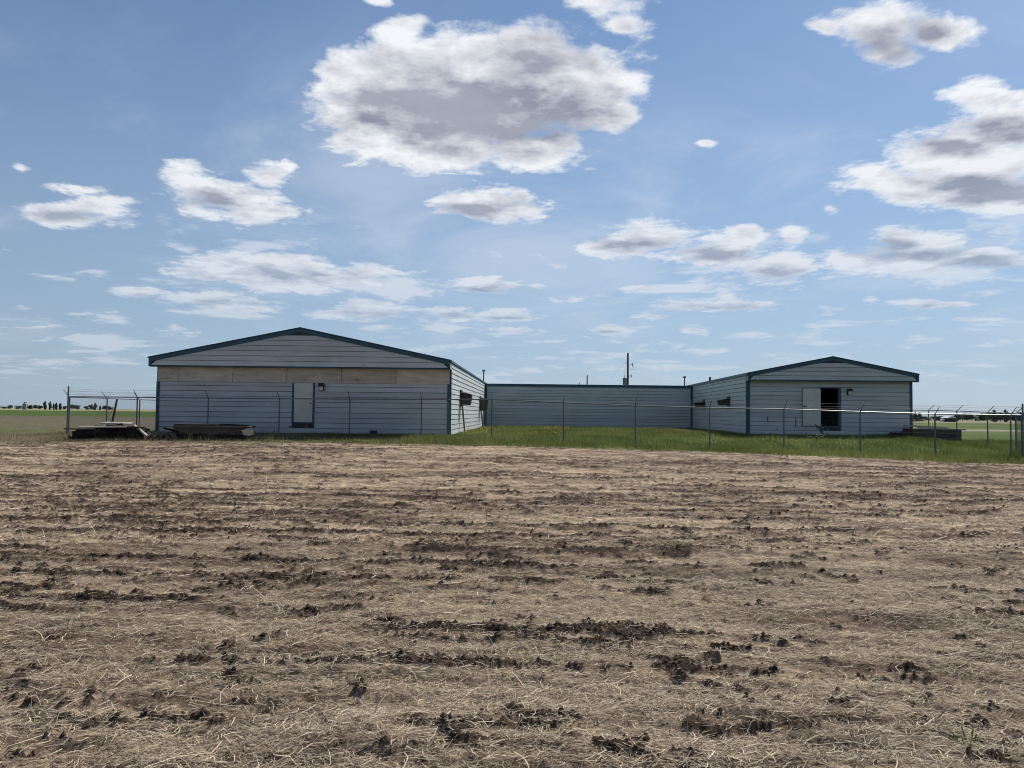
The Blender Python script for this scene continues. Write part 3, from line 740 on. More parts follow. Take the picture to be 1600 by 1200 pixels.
# ------------------------------------------------------------------ utility poles
def upole(x, y, h, label, tr):
    zg = gz(x, y); r = empty('utility_pole', (x, y, zg), label, 'utility pole', 'utility poles of the line behind the barns')
    b = MB(); b.tube((x, y, zg - .3), (x, y, h), .17, .12, 10); p = b.obj('pole', M_pole, r)
    if tr:
        b = MB(); b.tube((x - .42, y - .05, h - 4.6), (x - .42, y - .05, h - 3.4), .27, .27, 12); tt = b.obj('transformer', M_grey, r)
        b = MB(); b.tube((x - .42, y - .05, h - 3.4), (x - .42, y - .05, h - 3.28), .20, .08, 10); b.obj('lid', M_grey, tt)
        b = MB(); b.tube((x - .50, y - .05, h - 3.3), (x - .50, y - .05, h - 2.95), .05, .03, 8); b.obj('bushing', M_grey, tt)
        b = MB(); b.box(x - .2, x, y - .03, y + .03, h - 4.3, h - 4.2); b.box(x - .2, x, y - .03, y + .03, h - 3.7, h - 3.6); b.obj('bracket', M_pole, tt)
        for dz_, ln in ((-1.7, .55), (-3.2, .38), (-5.4, .38)):
            b = MB(); b.tube((x + .1, y, h + dz_), (x + .1 + ln, y, h + dz_ + .25), .025, n=6); b.obj('bracket_arm', M_pole, r)
            b = MB(); b.tube((x + .08 + ln, y, h + dz_ - .1), (x + .08 + ln, y, h + dz_ + .35), .06, .035, 8); b.obj('insulator', M_black, r)
        b = MB()
        prev = None
        for k_ in range(9):
            a = k_ / 8 * math.pi * 1.4; q_ = Vector((x + .62 + .22 * math.sin(a), y, h - 1.75 - .25 * (1 - math.cos(a))))
            if prev: b.tube(prev, q_, .018, n=4)
            prev = q_
        b.obj('cable_loop', M_black, r)
        b = MB(); b.tube((x - .1, y, h - 1.0), (x - .5, y - .05, h - 2.95), .012, n=4); b.tube((x - .1, y, h - 1.0), (x - 2.2, y + 1, h - 3.4), .008, n=4); b.obj('jumper_wire', M_black, r)
    else:
        b = MB(); b.tube((x, y, h - .02), (x, y, h + .2), .05, .03, 6); b.obj('insulator', M_grey, r)
    return r
upole((981 - 800) * 104 / F, 104, 9.9, 'tall wooden utility pole with a grey transformer on its left', True)
upole((917.5 - 800) * 163 / F, 163, 9.75, 'bare utility pole, middle one, rising over the flat roof left of the transformer pole', False)
upole((905 - 800) * 205 / F, 205, 9.9, 'farthest and shortest-looking utility pole just showing over the flat roof', False)

# ------------------------------------------------------------------ timber and rubbish
def board(name, c, L, Wd, T, yaw=0, pitch=0, roll=0, mat_=None, label='', cat='board', group=None):
    b = MB(); b.board(c, L, Wd, T, yaw, pitch, roll)
    # wear: uneven ends
    o = b.obj(name, mat_, None, origin=tuple(c))
    for v_ in o.data.vertices: v_.co += Vector((random.uniform(-.03, .03), random.uniform(-.006, .006), random.uniform(-.006, .006)))
    return tag(o, label, cat, group)
gA = 'charred boards in the heap by the left fence corner'
lA = 'black charred board in the low heap beside the left fence corner'
yA = 31.3
hx0, hx1 = -17.55, -14.75
words = ['at the back left', 'at the back right', 'at the bottom left', 'at the bottom middle', 'at the bottom right', 'in the middle layer left', 'in the middle layer right', 'high on the left', 'high in the middle', 'high on the right', 'facing the field at the left', 'facing the field at the right']
fx = [-17.0, -15.5, -17.1, -16.2, -15.4, -16.9, -15.6, -16.9, -16.2, -15.5, -16.8, -15.6]
fy = [.55, .5, -.1, -.2, -.1, .1, .15, .2, .25, .1, -.38, -.36]
fz = [.16, .2, .08, .08, .10, .24, .26, .38, .44, .38, .22, .24]
for i in range(12):
    x = fx[i]; y = yA + fy[i]
    face = i >= 10
    board('charred_board', (x, y, gz(x, y) + fz[i]), random.uniform(1.2, 1.7), random.uniform(.26, .4) if not face else .30, random.uniform(.07, .14) if not face else .06,
          random.uniform(-.16, .16), random.uniform(-.05, .05), random.uniform(-.3, .3) + (1.35 if face else 0), M_char, 'black charred board ' + words[i] + ' of the heap', 'board', gA)
pz = gz(-16.3, yA)
board('pale_board', (-16.3, yA - .40, pz + .52), 1.9, .22, .05, .03, -.015, .1, M_pale, 'longest pale board lying on top of the charred heap by the fence corner')
board('pale_board', (-17.3, yA - .25, pz + .42), 1.2, .16, .05, -.05, .01, 0, M_wood, 'grey board sticking out of the left end of the charred heap')
board('pale_board', (-16.0, yA + .15, pz + .66), 1.2, .30, .04, .08, .01, .15, M_pale, 'wide pale board lying at the top middle of the charred heap')
board('dark_board', (-15.4, yA - .3, pz + .54), 1.5, .2, .05, -.04, .05, .05, M_wood, 'weathered grey board over the right half of the charred heap')
board('pale_board', (-14.85, yA - .25, pz + .38), .75, .14, .04, -.2, .62, .2, M_pale, 'short pale board sloping down off the right end of the charred heap')
board('pale_board', (-16.42, yA + .4, pz + .85), .95, .07, .05, .1, -1.33, 0, M_pale, 'pale stake leaning upright out of the charred heap')
board('grey_stake', (-16.36, yA + .55, pz + 1.0), 1.3, .05, .04, .1, -1.42, 0, M_wood, 'thin grey stake standing behind the pale leaning stake')
board('pale_board', (-14.5, yA - .55, pz + .10), .35, .10, .04, .5, -.9, 0, M_pale, 'small pale offcut lying in the grass right of the charred heap')
b = MB()
for i in range(46):
    f = random.random(); x = hx0 + .35 + f * 2.5; hh = .50 * math.sin(math.pi * (.18 + .68 * f)) ; y = yA + random.uniform(-.3, .6)
    b.board((x, y, gz(x, y) + random.uniform(0, 1) * hh), random.uniform(.3, .9), random.uniform(.15, .4), random.uniform(.05, .2), random.uniform(0, 3), random.uniform(-.4, .4), random.uniform(-.4, .4))
for i in range(260):
    x = random.uniform(-17.6, -13.9); y = yA + random.uniform(-.6, .7); z = gz(x, y) + random.uniform(.0, .16)
    b.board((x, y, z), random.uniform(.08, .35), random.uniform(.02, .07), random.uniform(.01, .04), random.uniform(0, 3), random.uniform(-.6, .6), 0)
tag(b.obj('burnt_rubble', M_char), 'burnt rubble and splinters filling the heap at the left fence corner', 'rubble', kind='stuff')
# long timber stack in front of the left barn
yB = 31.6; pz = gz(-12.2, yB) - .02
board('timber_beam', (-12.15, yB - .24, pz + .33), 3.0, .10, .28, .0, .012, 0, M_wood, 'long grey beam facing the field in the timber stack before the left barn', 'beam')
board('timber_beam', (-12.2, yB + .25, pz + .26), 3.0, .20, .40, .01, .01, 0, M_char, 'dark beam at the back of the timber stack before the left barn', 'beam')
board('timber_beam', (-12.1, yB, pz + .12), 2.8, .30, .20, .0, .01, 0, M_char, 'dark beam in the core of the timber stack before the left barn', 'beam')
board('timber_plank', (-12.1, yB - .05, pz + .51), 3.15, .55, .06, .0, .012, .06, M_wood, 'wide top plank of the timber stack before the left barn', 'plank')
board('timber_plank', (-12.8, yB - .22, pz + .57), 1.7, .12, .05, .02, .0, .1, M_wood, 'narrow plank lying on the left end of the timber stack', 'plank')
board('timber_plank', (-11.3, yB - .1, pz + .57), 1.2, .18, .05, -.06, .02, 0, M_char, 'short dark plank lying on the right end of the timber stack', 'plank')
board('timber_plank', (-12.0, yB - .34, pz + .10), 2.7, .10, .14, .0, .01, 0, M_char, 'dark ground runner under the front of the timber stack', 'plank')
board('torn_sheet', (-10.65, yB - .3, pz + .28), .34, .02, .30, .2, -.35, .15, M_pale, 'pale torn scrap of sheet hanging on the right end of the timber stack', 'scrap')
board('broken_plank', (-13.75, yB - .2, pz + .34), .6, .3, .08, .2, .3, 0, M_char, 'broken dark plank end slanting off the left of the timber stack', 'plank')
# crate of planks right of the right barn
xc, yc = 22.15, 40.9; pz = gz(xc, yc) - .03
def crate():
    r = empty('wooden_trough', (xc, yc, pz), 'grey wooden trough of stacked planks beside the right barn corner', 'trough')
    for k_ in range(3):
        b = MB(); b.board((xc, yc - .55, pz + .14 + k_ * .21), 2.5, .05, .195, -.03, .02, 0); b.obj('side_plank', M_wood, r)
        b = MB(); b.board((xc + .05, yc + .55, pz + .14 + k_ * .21), 2.5, .05, .195, -.03, .02, 0); b.obj('side_plank', M_wood, r)
        b = MB(); b.board((xc + 1.25, yc, pz + .12 + k_ * .21), .05, 1.05, .195, -.03, 0, 0); b.obj('end_plank', M_wood, r)
    b = MB(); b.board((xc, yc, pz + .08), 2.4, 1.0, .05, -.03, .02, 0); b.obj('bottom_plank', M_wood, r)
crate()
board('pale_board', (xc + .25, yc - .5, pz + .70), 2.4, .20, .07, -.03, .035, .05, M_pale, 'pale board along the front rim of the trough beside the right barn', 'board')
board('pale_board', (xc - .35, yc + .1, pz + .80), 2.1, .25, .07, .04, .04, .0, M_pale, 'pale board lying across the back of the trough beside the right barn', 'board')
board('grey_board', (xc + .35, yc + .3, pz + .76), 1.3, .18, .05, -.2, .05, .0, M_wood, 'short grey board resting between the two pale ones on the trough', 'board')
board('leaning_board', tuple(fR.o + fR.u * 3.75 + fR.n * .5 + Vector((0, 0, .86))), .95, .14, .035, .25, .80, .0, M_red, 'faded red board leaning from the grass to the open door sill', 'board')
# dark sheet lying at the foot of the right barn
n_ = 14; V_ = []; Fc = []
for i in range(n_):
    for j in range(6):
        x = 19.6 + i * .15; y = 40.6 + j * .2
        V_.append((x, y, gz(x, y) + .04 + .22 * max(0, math.sin(i * .9 + j * .6)) * math.sin(math.pi * i / (n_-1)) + random.uniform(0, .05)))
for i in range(n_ - 1):
    for j in range(5): Fc.append((i*6+j, (i+1)*6+j, (i+1)*6+j+1, i*6+j+1))
o = mesh_obj('crumpled_sheet', V_, Fc, M_char, None, V_[0]); sd = o.modifiers.new('solid', 'SOLIDIFY'); sd.thickness = .02
tag(o, 'crumpled black roofing sheet lying at the foot of the right barn', 'sheet')

# ------------------------------------------------------------------ trees on the horizon
def crown_mesh(name, x, y, z0, h, w_, kind, parent, seed):
    r = np.random.default_rng(seed)
    lobes = []
    n = 5 if kind == 'poplar' else 9
    if kind == 'poplar':
        for k_ in range(6): lobes.append((r.normal(0, w_*.07), r.normal(0, w_*.07), h*(.18 + .76*k_/5), w_*.5*(math.sin(math.pi*(.2+.72*k_/5)))*r.uniform(.8,1.15), h*.17))
    elif kind == 'spruce':
        for k_ in range(7): lobes.append((0, 0, h*(.1 + .86*k_/6), w_*.52*(1.05-k_/6.3)*r.uniform(.85,1.1)+.05, h*.09))
    else:
        for k_ in range(n):
            a = r.uniform(0, 6.28); d = w_*.28*math.sqrt(r.random())
            lobes.append((d*math.cos(a), d*math.sin(a), h*r.uniform(.28,.80), w_*r.uniform(.17,.30), h*r.uniform(.13,.22)))
    per = 90
    V = []; 
    for (lx, ly, lz, rr, rz) in lobes:
        d = r.normal(size=(per, 3)); d /= np.linalg.norm(d, axis=1)[:, None]
        rad = r.uniform(.55, 1.08, per)[:, None]
        V.append(np.array([x+lx, y+ly, z0+lz]) + d * rad * np.array([rr, rr, rz]))
    Pp = np.concatenate(V); N = len(Pp)
    sz = h * .055 * r.uniform(.6, 1.5, N)
    a = r.normal(size=(N, 3)); a /= np.linalg.norm(a, axis=1)[:, None]; bb = r.normal(size=(N, 3)); bb -= (bb*a).sum(1)[:, None]*a; bb /= np.linalg.norm(bb, axis=1)[:, None]
    quad = np.stack([Pp + (a)*sz[:, None], Pp + bb*sz[:, None]*.8, Pp - a*sz[:, None], Pp - bb*sz[:, None]*.8], 1).reshape(-1, 3)
    Fq_ = np.arange(N*4).reshape(N, 4)
    col = np.repeat(r.uniform(.55, 1.5, N)[:, None] * np.array([1, 1, 1]), 4, 0)
    o = np_mesh(name, quad - np.array([x, y, z0]), Fq_, M_leaf, col, smooth=False)
    o.parent = parent
    return o
def tree(nm, x, y, h, w_, kind, label, group, seed):
    z0 = gz(x, y)
    r = empty(nm, (x, y, z0), label, 'tree', group)
    b = MB(); b.tube((x, y, z0 - .2), (x, y, z0 + h * .75), h * .022, h * .006, 6)
    for k_ in range(4):
        a = random.uniform(0, 6.28); zz = z0 + h * random.uniform(.25, .5)
        b.tube((x, y, zz), (x + math.cos(a) * w_ * .3, y + math.sin(a) * w_ * .3, zz + h * .22), h * .010, h * .003, 4)
    t_ = b.obj('trunk', M_bark, r, origin=(x, y, z0))
    crown_mesh('crown', x, y, z0, h, w_, kind, r, seed)
left = [ # px, height px, width px, kind, words
 (8,5,14,'bush','low bushy tree at the very left edge of the horizon'),(17,6.5,9,'bush','round bushy tree, second from the left edge of the horizon'),(30,6,13,'bush','broad low tree left of the grey grain elevator'),
 (48,8,8,'bush','round tree just right of the grey grain elevator'),(57,8,10,'bush','wide bushy tree between the elevator and the tall poplars'),(65,7,7,'bush','small dark tree left of the tallest poplar'),
 (71,11.5,5,'poplar','tallest slim poplar of the left horizon row'),(79,11,4.6,'poplar','slim poplar just right of the tallest one'),(84.5,8.5,2.6,'poplar','thinnest poplar of the left horizon row'),
 (88.5,9.5,4.4,'poplar','slim poplar right of the thinnest poplar'),(95,9.5,4.5,'poplar','last slim poplar before the fence corner post'),(101,6,9,'bush','low tree showing just left of the fence corner post'),
 (113,8,9,'bush','round tree just right of the fence corner post'),(121,7.5,9,'bush','round tree second right of the fence corner post'),(136,7,9,'bush','low tree left of the broad grove behind the fence'),
 (143,9,8,'bush','tree in the middle of the grove behind the left fence'),(149.5,10,6,'poplar','tall tree at the right end of the grove behind the left fence'),
 (157,6.5,3.5,'poplar','small lone tree in the gap after the grove'),(164,7.5,7,'bush','tree behind the leaning pale stake'),(171,7,6,'bush','tree second from the right end of the left horizon row'),(177,6.5,6,'bush','last tree at the right end of the left horizon row')]
for i, (p, hp, wp, kd, lb) in enumerate(left):
    d = 1080 + (i * 37) % 90; k_ = d / F
    tree('poplar_tree' if kd == 'poplar' else 'bushy_tree', (p - 800) * k_, d, (hp + .8) * k_, wp * k_ * 1.12, kd, lb, 'trees on the left horizon', 100 + i)
right = [(1430,12,9,'spruce','dark spruce against the right barn edge'),(1437,11,8,'spruce','second dark spruce right of the right barn'),(1449,7,14,'bush','low round tree left of the white-roofed farm shed'),
 (1462,7,14,'bush','low bushy tree just left of the white-roofed farm shed'),(1470,8,12,'bush','bushy tree touching the left of the farm shed'),(1493,10,12,'bush','bushy tree just right of the white-roofed farm shed'),
 (1504,11,15,'bush','broad tree second right of the farm shed'),(1517,12,16,'bush','broad tree third right of the farm shed'),(1530,12.5,15,'bush','broad tree fourth right of the farm shed'),
 (1543,13,15,'bush','broad tree behind the middle post of the side fence'),(1555,15,8,'poplar','tall narrow tree rising from the right treeline'),(1563,13,8,'bush','tree just right of the tall narrow one'),
 (1571,15,6,'poplar','second tall narrow tree of the right treeline'),(1580,13,11,'bush','tree behind the last posts of the fence'),(1592,14,12,'bush','tree at the right edge of the frame'),(1610,13,16,'bush','tree just beyond the right edge of the frame')]
for i, (p, hp, wp, kd, lb) in enumerate(right):
    d = 400 + (i * 13) % 40; k_ = d / F
    tree('spruce_tree' if kd == 'spruce' else ('poplar_tree' if kd == 'poplar' else 'bushy_tree'), (p - 800) * k_, d, (hp + 2.6) * k_, wp * k_ * 1.6, kd, lb, 'trees on the right horizon', 200 + i)
# farm shed and elevator far away
d = 380; x = (1482 - 800) * d / F; z0 = gz(x, d)
r = empty('farm_shed', (x, d, z0), 'distant farm shed with a white roof among the right-hand trees', 'shed')
b = MB(); b.box(x - 1.9, x + 1.9, d - 3, d + 3, z0 - .2, z0 + 1.9); b.obj('wall', M_soffit, r)
b = MB(); b.poly([(x-2.3,d-3.3,z0+1.9),(x+2.3,d-3.3,z0+1.9),(x,d-3.3,z0+3.1),(x-2.3,d+3.3,z0+1.9),(x+2.3,d+3.3,z0+1.9),(x,d+3.3,z0+3.1)],[(0,1,2),(3,5,4),(0,2,5,3),(2,1,4,5),(0,3,4,1)]); b.obj('roof', M_white, r)
b = MB(); b.box(x - .7, x + .7, d - 3.06, d - 3.0, z0, z0 + 1.5); b.obj('door', M_black, r)
xw = (1472.5 - 800) * d / F
r = empty('small_white_shed', (xw, d, z0), 'tiny white shed left of the white-roofed farm shed', 'shed')
b = MB(); b.box(xw - .5, xw + .5, d - 1, d + 1, z0, z0 + 1.2); b.obj('wall', M_white, r)
b = MB(); b.poly([(xw-.6,d-1.1,z0+1.2),(xw+.6,d-1.1,z0+1.2),(xw,d-1.1,z0+1.6),(xw-.6,d+1.1,z0+1.2),(xw+.6,d+1.1,z0+1.2),(xw,d+1.1,z0+1.6)],[(0,1,2),(3,5,4),(0,2,5,3),(2,1,4,5),(0,3,4,1)]); b.obj('roof', M_white, r)
d = 1180; x = (40.5 - 800) * d / F; z0 = gz(x, d)
r = empty('grain_elevator', (x, d, z0), 'distant grey grain elevator standing above the left treeline', 'grain elevator')
b = MB(); b.box(x - 2.6, x + 2.6, d - 3, d + 3, z0, z0 + 8.2); b.obj('tower', M_grey, r)
b = MB(); b.poly([(x-2.8,d-3.2,z0+8.2),(x+2.8,d-3.2,z0+8.2),(x+1.1,d-3.2,z0+9.6),(x-1.1,d-3.2,z0+9.6),(x-2.8,d+3.2,z0+8.2),(x+2.8,d+3.2,z0+8.2),(x+1.1,d+3.2,z0+9.6),(x-1.1,d+3.2,z0+9.6)],[(0,1,2,3),(4,7,6,5),(0,3,7,4),(1,5,6,2),(3,2,6,7),(0,4,5,1)]); b.obj('shoulder_roof', M_grey, r)
b = MB(); b.box(x - 1.0, x + 1.0, d - 2, d + 2, z0 + 9.6, z0 + 11.6); b.obj('headhouse', M_grey, r)

# ------------------------------------------------------------------ straw on the field
def ribbons(P0, head, L, Wd, tilt, bend, roll, segs=2):
    """curved strips: N x (segs+1) x 2 points"""
    N = len(P0); out = np.zeros((N, segs + 1, 2, 3))
    cur = P0.copy(); hd = head.copy(); tl = tilt.copy()
    for k_ in range(segs + 1):
        d = np.stack([np.cos(hd)*np.cos(tl), np.sin(hd)*np.cos(tl), np.sin(tl)], 1)
        side = np.stack([-np.sin(hd), np.cos(hd), np.zeros(N)], 1); up_ = np.cross(d, side)
        wv = side*np.cos(roll)[:, None] + up_*np.sin(roll)[:, None]
        wd = Wd[:, None] * (1.0 if k_ < segs else .6)
        out[:, k_, 0] = cur - wv*wd/2; out[:, k_, 1] = cur + wv*wd/2
        cur = cur + d * (L/segs)[:, None]; hd = hd + bend; tl = tl - np.abs(bend)*.3*np.sign(tl)
    return out
def ribbon_obj(name, R, col, mat_, segs=2):
    N = len(R); V = R.reshape(-1, 3); base = np.arange(N)[:, None, None] * (segs+1)*2
    q = np.array([[2*k_, 2*k_+1, 2*k_+3, 2*k_+2] for k_ in range(segs)])[None]
    return np_mesh(name, V, (base + q).reshape(-1, 4), mat_, np.repeat(col, (segs+1)*2, 0), smooth=False)
def scatter_field(N, y0, y1, pw):
    u = rng.random(N); k_ = 2 - pw
    y = (y0**k_ + u*(y1**k_ - y0**k_)) ** (1/k_)
    x = rng.uniform(-.72, .72, N) * (y + .6)
    return x, y
def straw_set(N, y0, y1, pw, lm, w0, w1, segs, seed, upf):
    x, y = scatter_field(N, y0, y1, pw)
    m, pm = soil_mask(x, y); u_, v_ = rows(x, y)
    cover = sm(fbm(u_*.8, v_*3.0, 300, 4, .65), -.42, .2)
    keep = (rng.random(N) < (1 - .50*m) * (1 - .30*pm) * (.22 + .78*cover)); x, y = x[keep], y[keep]; N = len(x)
    z = height(x, y)
    L = np.clip(rng.lognormal(math.log(lm), .55, N), .025, .36)
    hd = np.where(rng.random(N) < .4, rng.normal(0, .5, N), rng.uniform(0, 6.28, N))
    tilt = np.abs(rng.normal(0, .15, N)) - .03; um = rng.random(N) < upf; tilt[um] = rng.uniform(.3, 1.3, um.sum()); L[um] *= .7
    Wd = rng.uniform(w0, w1, N) * np.clip(L / .07, .6, 1.3)
    br = rng.beta(1.7, 1.9, N)
    col = np.array([.17, .12, .08])*(1-br)[:, None] + np.array([.95, .82, .60])*br[:, None]
    col *= rng.uniform(.8, 1.12, N)[:, None]
    Rb = ribbons(np.stack([x, y, z + rng.uniform(.002, .018, N)], 1), hd, L, Wd, tilt, rng.normal(0, .5, N) * (1 if segs > 1 else .5), rng.uniform(-.65, .65, N), segs)
    o = ribbon_obj('straw_litter', Rb, col, M_straw, segs)
    return o
tag(straw_set(270000, 3.1, 9.5, 1.6, .040, .0022, .0046, 2, 1, .09), 'pale cut straw lying loose over the nearest part of the tilled field', 'straw', kind='stuff')
tag(straw_set(2300, 3.1, 7.5, 1.4, .12, .0030, .0050, 4, 2, .22), 'long bent stalks lying on the nearest straw', 'straw', kind='stuff')
tag(straw_set(230000, 9.5, 29.6, 1.6, .06, .005, .009, 1, 3, .12), 'pale cut straw lying loose over the farther part of the tilled field', 'straw', kind='stuff')
# ragged clods of dark earth
def clods(N, y0, y1, pw, s0, s1, name, thr=.5):
    x, y = scatter_field(N, y0, y1, pw); m, pm = soil_mask(x, y)
    keep = m + rng.normal(0, .12, N) > thr; x, y = x[keep], y[keep]; n = len(x)
    z = height(x, y)
    s = rng.uniform(s0, s1, n) * rng.uniform(.5, 1.3, n)
    oct_ = np.array([[1,0,0],[.3,.95,0],[-.8,.6,0],[-.8,-.6,0],[.3,-.95,0],[0,0,1],[.1,.1,-.6]])
    P_ = oct_[None] * s[:, None, None] * rng.uniform(.6, 1.35, (n, 7, 3)) * np.array([1.3, 1, .8])
    a = rng.uniform(0, 6.28, n); ca, sa = np.cos(a)[:, None], np.sin(a)[:, None]
    X = P_[..., 0]*ca - P_[..., 1]*sa; Y_ = P_[..., 0]*sa + P_[..., 1]*ca
    V = np.stack([X + x[:, None], Y_ + y[:, None], P_[..., 2] + z[:, None] + .2*s[:, None]], 2).reshape(-1, 3)
    f = np.array([[i, (i+1) % 5, 5] for i in range(5)] + [[(i+1) % 5, i, 6] for i in range(5)])
    Fq_ = (np.arange(n)[:, None, None]*7 + f[None]).reshape(-1, 3)
    c = np.array([.078, .054, .040])[None] * rng.uniform(.5, 1.9, n)[:, None]
    o = np_mesh(name, V, Fq_, M_clod, np.repeat(c, 7, 0), smooth=False); return o
M_clod = bpy.data.materials.new('earth_clod'); M_clod.use_nodes = True
t = NT(M_clod.node_tree); bs = t.n['Principled BSDF']
t.l.new(t.node('ShaderNodeAttribute', attribute_name='tint').outputs['Color'], bs.inputs['Base Color']); bs.inputs['Roughness'].default_value = 1; bs.inputs['Specular IOR Level'].default_value = .05
tag(clods(90000, 3.2, 29, 1.3, .006, .020, 'earth_clods', .62), 'dark crumbled earth clods turned up in rows across the field', 'soil', kind='stuff')

# ------------------------------------------------------------------ grass beyond the field
def grass(name, N, xr, yr, hmin, hmax, colA, colB, cond, wd=.012, lab='', cat='grass', pow_=1.0):
    x = rng.uniform(*xr, N); y = yr[0] + (yr[1]-yr[0]) * rng.random(N)**pow_
    k_ = cond(x, y); x, y = x[k_], y[k_]; n = len(x)
    z = height(x, y)
    h = rng.uniform(hmin, hmax, n) * (1 + .5*fbm(x*.7, y*.7, 400, 3)); a = rng.uniform(0, 6.28, n); le = rng.normal(0, .35, (n, 2)) * h[:, None]
    w2 = wd * rng.uniform(.6, 1.4, n)
    b0 = np.stack([x - np.cos(a)*w2, y - np.sin(a)*w2, z - .02], 1); b1 = np.stack([x + np.cos(a)*w2, y + np.sin(a)*w2, z - .02], 1)
    tp = np.stack([x + le[:, 0], y + le[:, 1], z + h], 1)
    V = np.stack([b0, b1, tp], 1).reshape(-1, 3)
    f = rng.beta(1.6, 1.6, n); patch = sm(fbm(x*.45, y*.35, 401, 3), -.4, .4); f = np.clip(f*.5 + patch*.5 + .25*fbm(x*1.6, y*1.1, 411, 2), 0, 1)
    c = np.array(colA)[None]*(1-f)[:, None] + np.array(colB)[None]*f[:, None]
    o = np_mesh(name, V, np.arange(n*3).reshape(n, 3), M_grass, np.repeat(c, 3, 0), smooth=False)
    return tag(o, lab, cat, kind='stuff')
def outside(x, y):
    inL = (x > -16.25 + .0) & (x < -2.6 + (y-35)*.028) & (y > 34.9)
    inR = (x > 12.75 + (y-42)*.057) & (x < 21.7 + (y - 42)*.057) & (y > 42.2 - (x-12.84)*.05)
    inC = (y > 58.9)
    return ~(inL | inR | inC)
edge = lambda x: ip(x, T_YE)
def condg(x, y):
    return outside(x, y) & (y > edge(x) + .1 + 1.1*fbm(x*1.5, y*.8, 402, 4, .7)) & (x > -4.5 - 4*rng.random(len(x))**2 * (y < 34.9)) 
grass('grass', 150000, (-8, 24), (27.2, 58.5), .07, .20, (.078, .110, .026), (.250, .260, .090), condg, .013, 'uneven green grass growing around the fence and between the barns', pow_=1.7)
grass('dry_grass', 30000, (-27, 3), (29.2, 34.8), .05, .15, (.10, .105, .045), (.30, .255, .16), lambda x, y: outside(x, y) & (y > edge(x) + .1 + .5*fbm(x*1.1, y*.8, 403, 3)) & (rng.random(len(x)) < .15 + .85*sm(-x, -2, 6)), .011, 'short half dry grass along the field edge before the left barn')
grass('dead_grass', 22000, (-30, -13.5), (29.0, 35.5), .05, .17, (.28, .235, .15), (.52, .45, .32), lambda x, y: outside(x, y) & (y > edge(x) + .1 + .6*fbm(x*1.1, y*.8, 420, 3)) & (fbm(x*.5, y*.7, 421, 3) + .25*(x < -18) > -.12), .010, 'pale dead grass on the bank around the left fence corner')
grass('dead_grass', 9000, (5, 14.5), (44, 57), .06, .16, (.26, .20, .11), (.42, .34, .20), lambda x, y: outside(x, y) & (fbm(x*.5, y*.25, 73, 3) > .0) & (x > 6.5), .013, 'brownish dead grass patch in the court by the right barn side wall')
grass('dead_grass', 9000, (-9, 24), (27.4, 31.2), .03, .10, (.34, .29, .19), (.55, .48, .34), lambda x, y: (np.abs(y - edge(x) - .25) < .25 + .5*fbm(x*.9, y*.4, 422, 3)), .010, 'pale trampled grass fringe between the green strip and the field')
grass('dry_weeds', 5000, (-26, -9), (30.6, 34), .16, .42, (.20, .18, .11), (.44, .39, .27), lambda x, y: outside(x, y) & (fbm(x*.9, y*1.1, 404, 2) > .12), .005, 'tall pale dry weeds among the old timber')
grass('meadow_grass', 24000, (19, 34), (30, 50), .08, .22, (.07, .10, .025), (.17, .19, .06), lambda x, y: outside(x, y), .013, 'green meadow grass beyond the side fence')
grass('tall_grass_tufts', 9000, (-1, 24), (28.5, 36), .20, .38, (.085, .135, .03), (.26, .275, .10), lambda x, y: outside(x, y) & (y > edge(x) + .7) & (fbm(x*.8, y*.9, 405, 3) > .10), .009, 'taller green grass tufts standing along the fence line')
# edge straw fringe
def flowers(name, n, xr, yr, colr, h, r, lab, cond=None):
    x = rng.uniform(*xr, n); y = rng.uniform(*yr, n)
    if cond is not None: k_ = cond(x, y); x, y = x[k_], y[k_]
    n = len(x)
    z = height(x, y) + h * rng.uniform(.7, 1.2, n)
    oct_ = np.array([[1,0,0],[0,1,0],[-1,0,0],[0,-1,0],[0,0,.7],[0,0,-.7]])
    V = (oct_[None]*(r*rng.uniform(.7, 1.3, n))[:, None, None] + np.stack([x, y, z], 1)[:, None]).reshape(-1, 3)
    f = np.array([[0,1,4],[1,2,4],[2,3,4],[3,0,4],[1,0,5],[2,1,5],[3,2,5],[0,3,5]])
    o = np_mesh(name, V, (np.arange(n)[:, None, None]*6 + f[None]).reshape(-1, 3), M_grass, np.tile(np.array(colr), (n*6, 1)), smooth=False)
    return tag(o, lab, 'flowers', kind='stuff')
flowers('dandelions', 420, (-2.4, 4.5), (35.5, 58), (.62, .50, .03), .16, .035, 'yellow dandelions in bloom by the corner of the left barn', lambda x, y: outside(x, y) & (fbm(x*.5, y*.3, 406, 2) > -.25) & (x < 4.5 - (58-y)*.10))
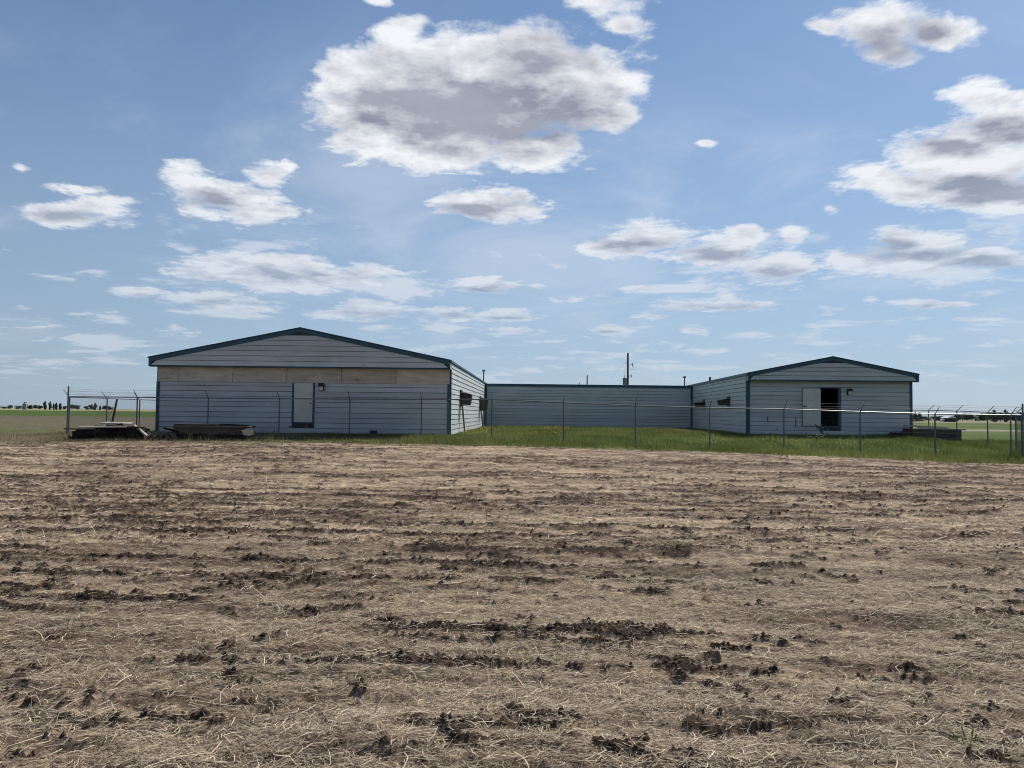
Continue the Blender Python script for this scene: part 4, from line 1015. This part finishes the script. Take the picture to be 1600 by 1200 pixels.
flowers('dandelion_clocks', 150, (4, 21), (30.5, 41.5), (.62, .62, .60), .24, .026, 'white dandelion seed heads scattered in the grass before the right barn', lambda x, y: outside(x, y) & (rng.random(len(x)) < np.exp(-((x-14.8)/2.2)**2) + .22))
# flowering weed by the open door
def weed(nm, x, y, h, label, blades, colA, flw=None, sp=.25, wide=.02):
    z0 = gz(x, y); r = empty(nm, (x, y, z0), label, 'plant')
    n = blades; a = rng.uniform(0, 6.28, n); le = rng.uniform(.2, 1, n) * sp; hh = h * rng.uniform(.5, 1, n)
    P0 = np.zeros((n, 3)); P0[:, 0] = np.cos(a)*.02; P0[:, 1] = np.sin(a)*.02; P0[:, 2] = -.01
    tl = np.arctan2(hh, le); Ln = np.sqrt(hh**2 + le**2)
    R = ribbons(P0, a, Ln, np.full(n, wide), tl, rng.normal(0, .15, n), rng.uniform(-.4, .4, n))
    col = np.array(colA)[None]*rng.uniform(.7, 1.4, n)[:, None]
    o = ribbon_obj('leaves', R, col, M_grass); o.parent = r
    if flw:
        c = R[:, 2].mean(1); oct_ = np.array([[1,0,0],[0,1,0],[-1,0,0],[0,-1,0],[0,0,.7],[0,0,-.7]])*.035
        V = (c[:, None] + oct_[None]).reshape(-1, 3); f = np.array([[0,1,4],[1,2,4],[2,3,4],[3,0,4],[1,0,5],[2,1,5],[3,2,5],[0,3,5]])
        o = np_mesh('flower_heads', V, (np.arange(n)[:, None, None]*6 + f[None]).reshape(-1, 3), M_grass, np.tile(np.array(flw), (n*6, 1)), smooth=False); o.parent = r; o['kind'] = 'stuff'
weed('flowering_weed', 15.9, 39.8, .75, 'tall pale-headed weed standing below the open door of the right barn', 16, (.10, .12, .05), (.55, .52, .42), .35, .012)
weed('flowering_weed', 14.3, 36.5, .45, 'white-headed weed clump in the grass left of the open door', 14, (.06, .09, .03), (.6, .6, .57), .5, .012)
weed('green_seedling', 2.33, 3.98, .085, 'small green seedling sprouting in the straw at the lower right', 9, (.085, .14, .025), None, .09, .012)
weed('green_seedling', 2.72, 3.90, .05, 'smallest green seedling at the lower right corner of the field', 7, (.085, .13, .03), None, .06, .009)
S.cycles.filter_width = 1.0
S.render.resolution_x = 1024; S.render.resolution_y = 768
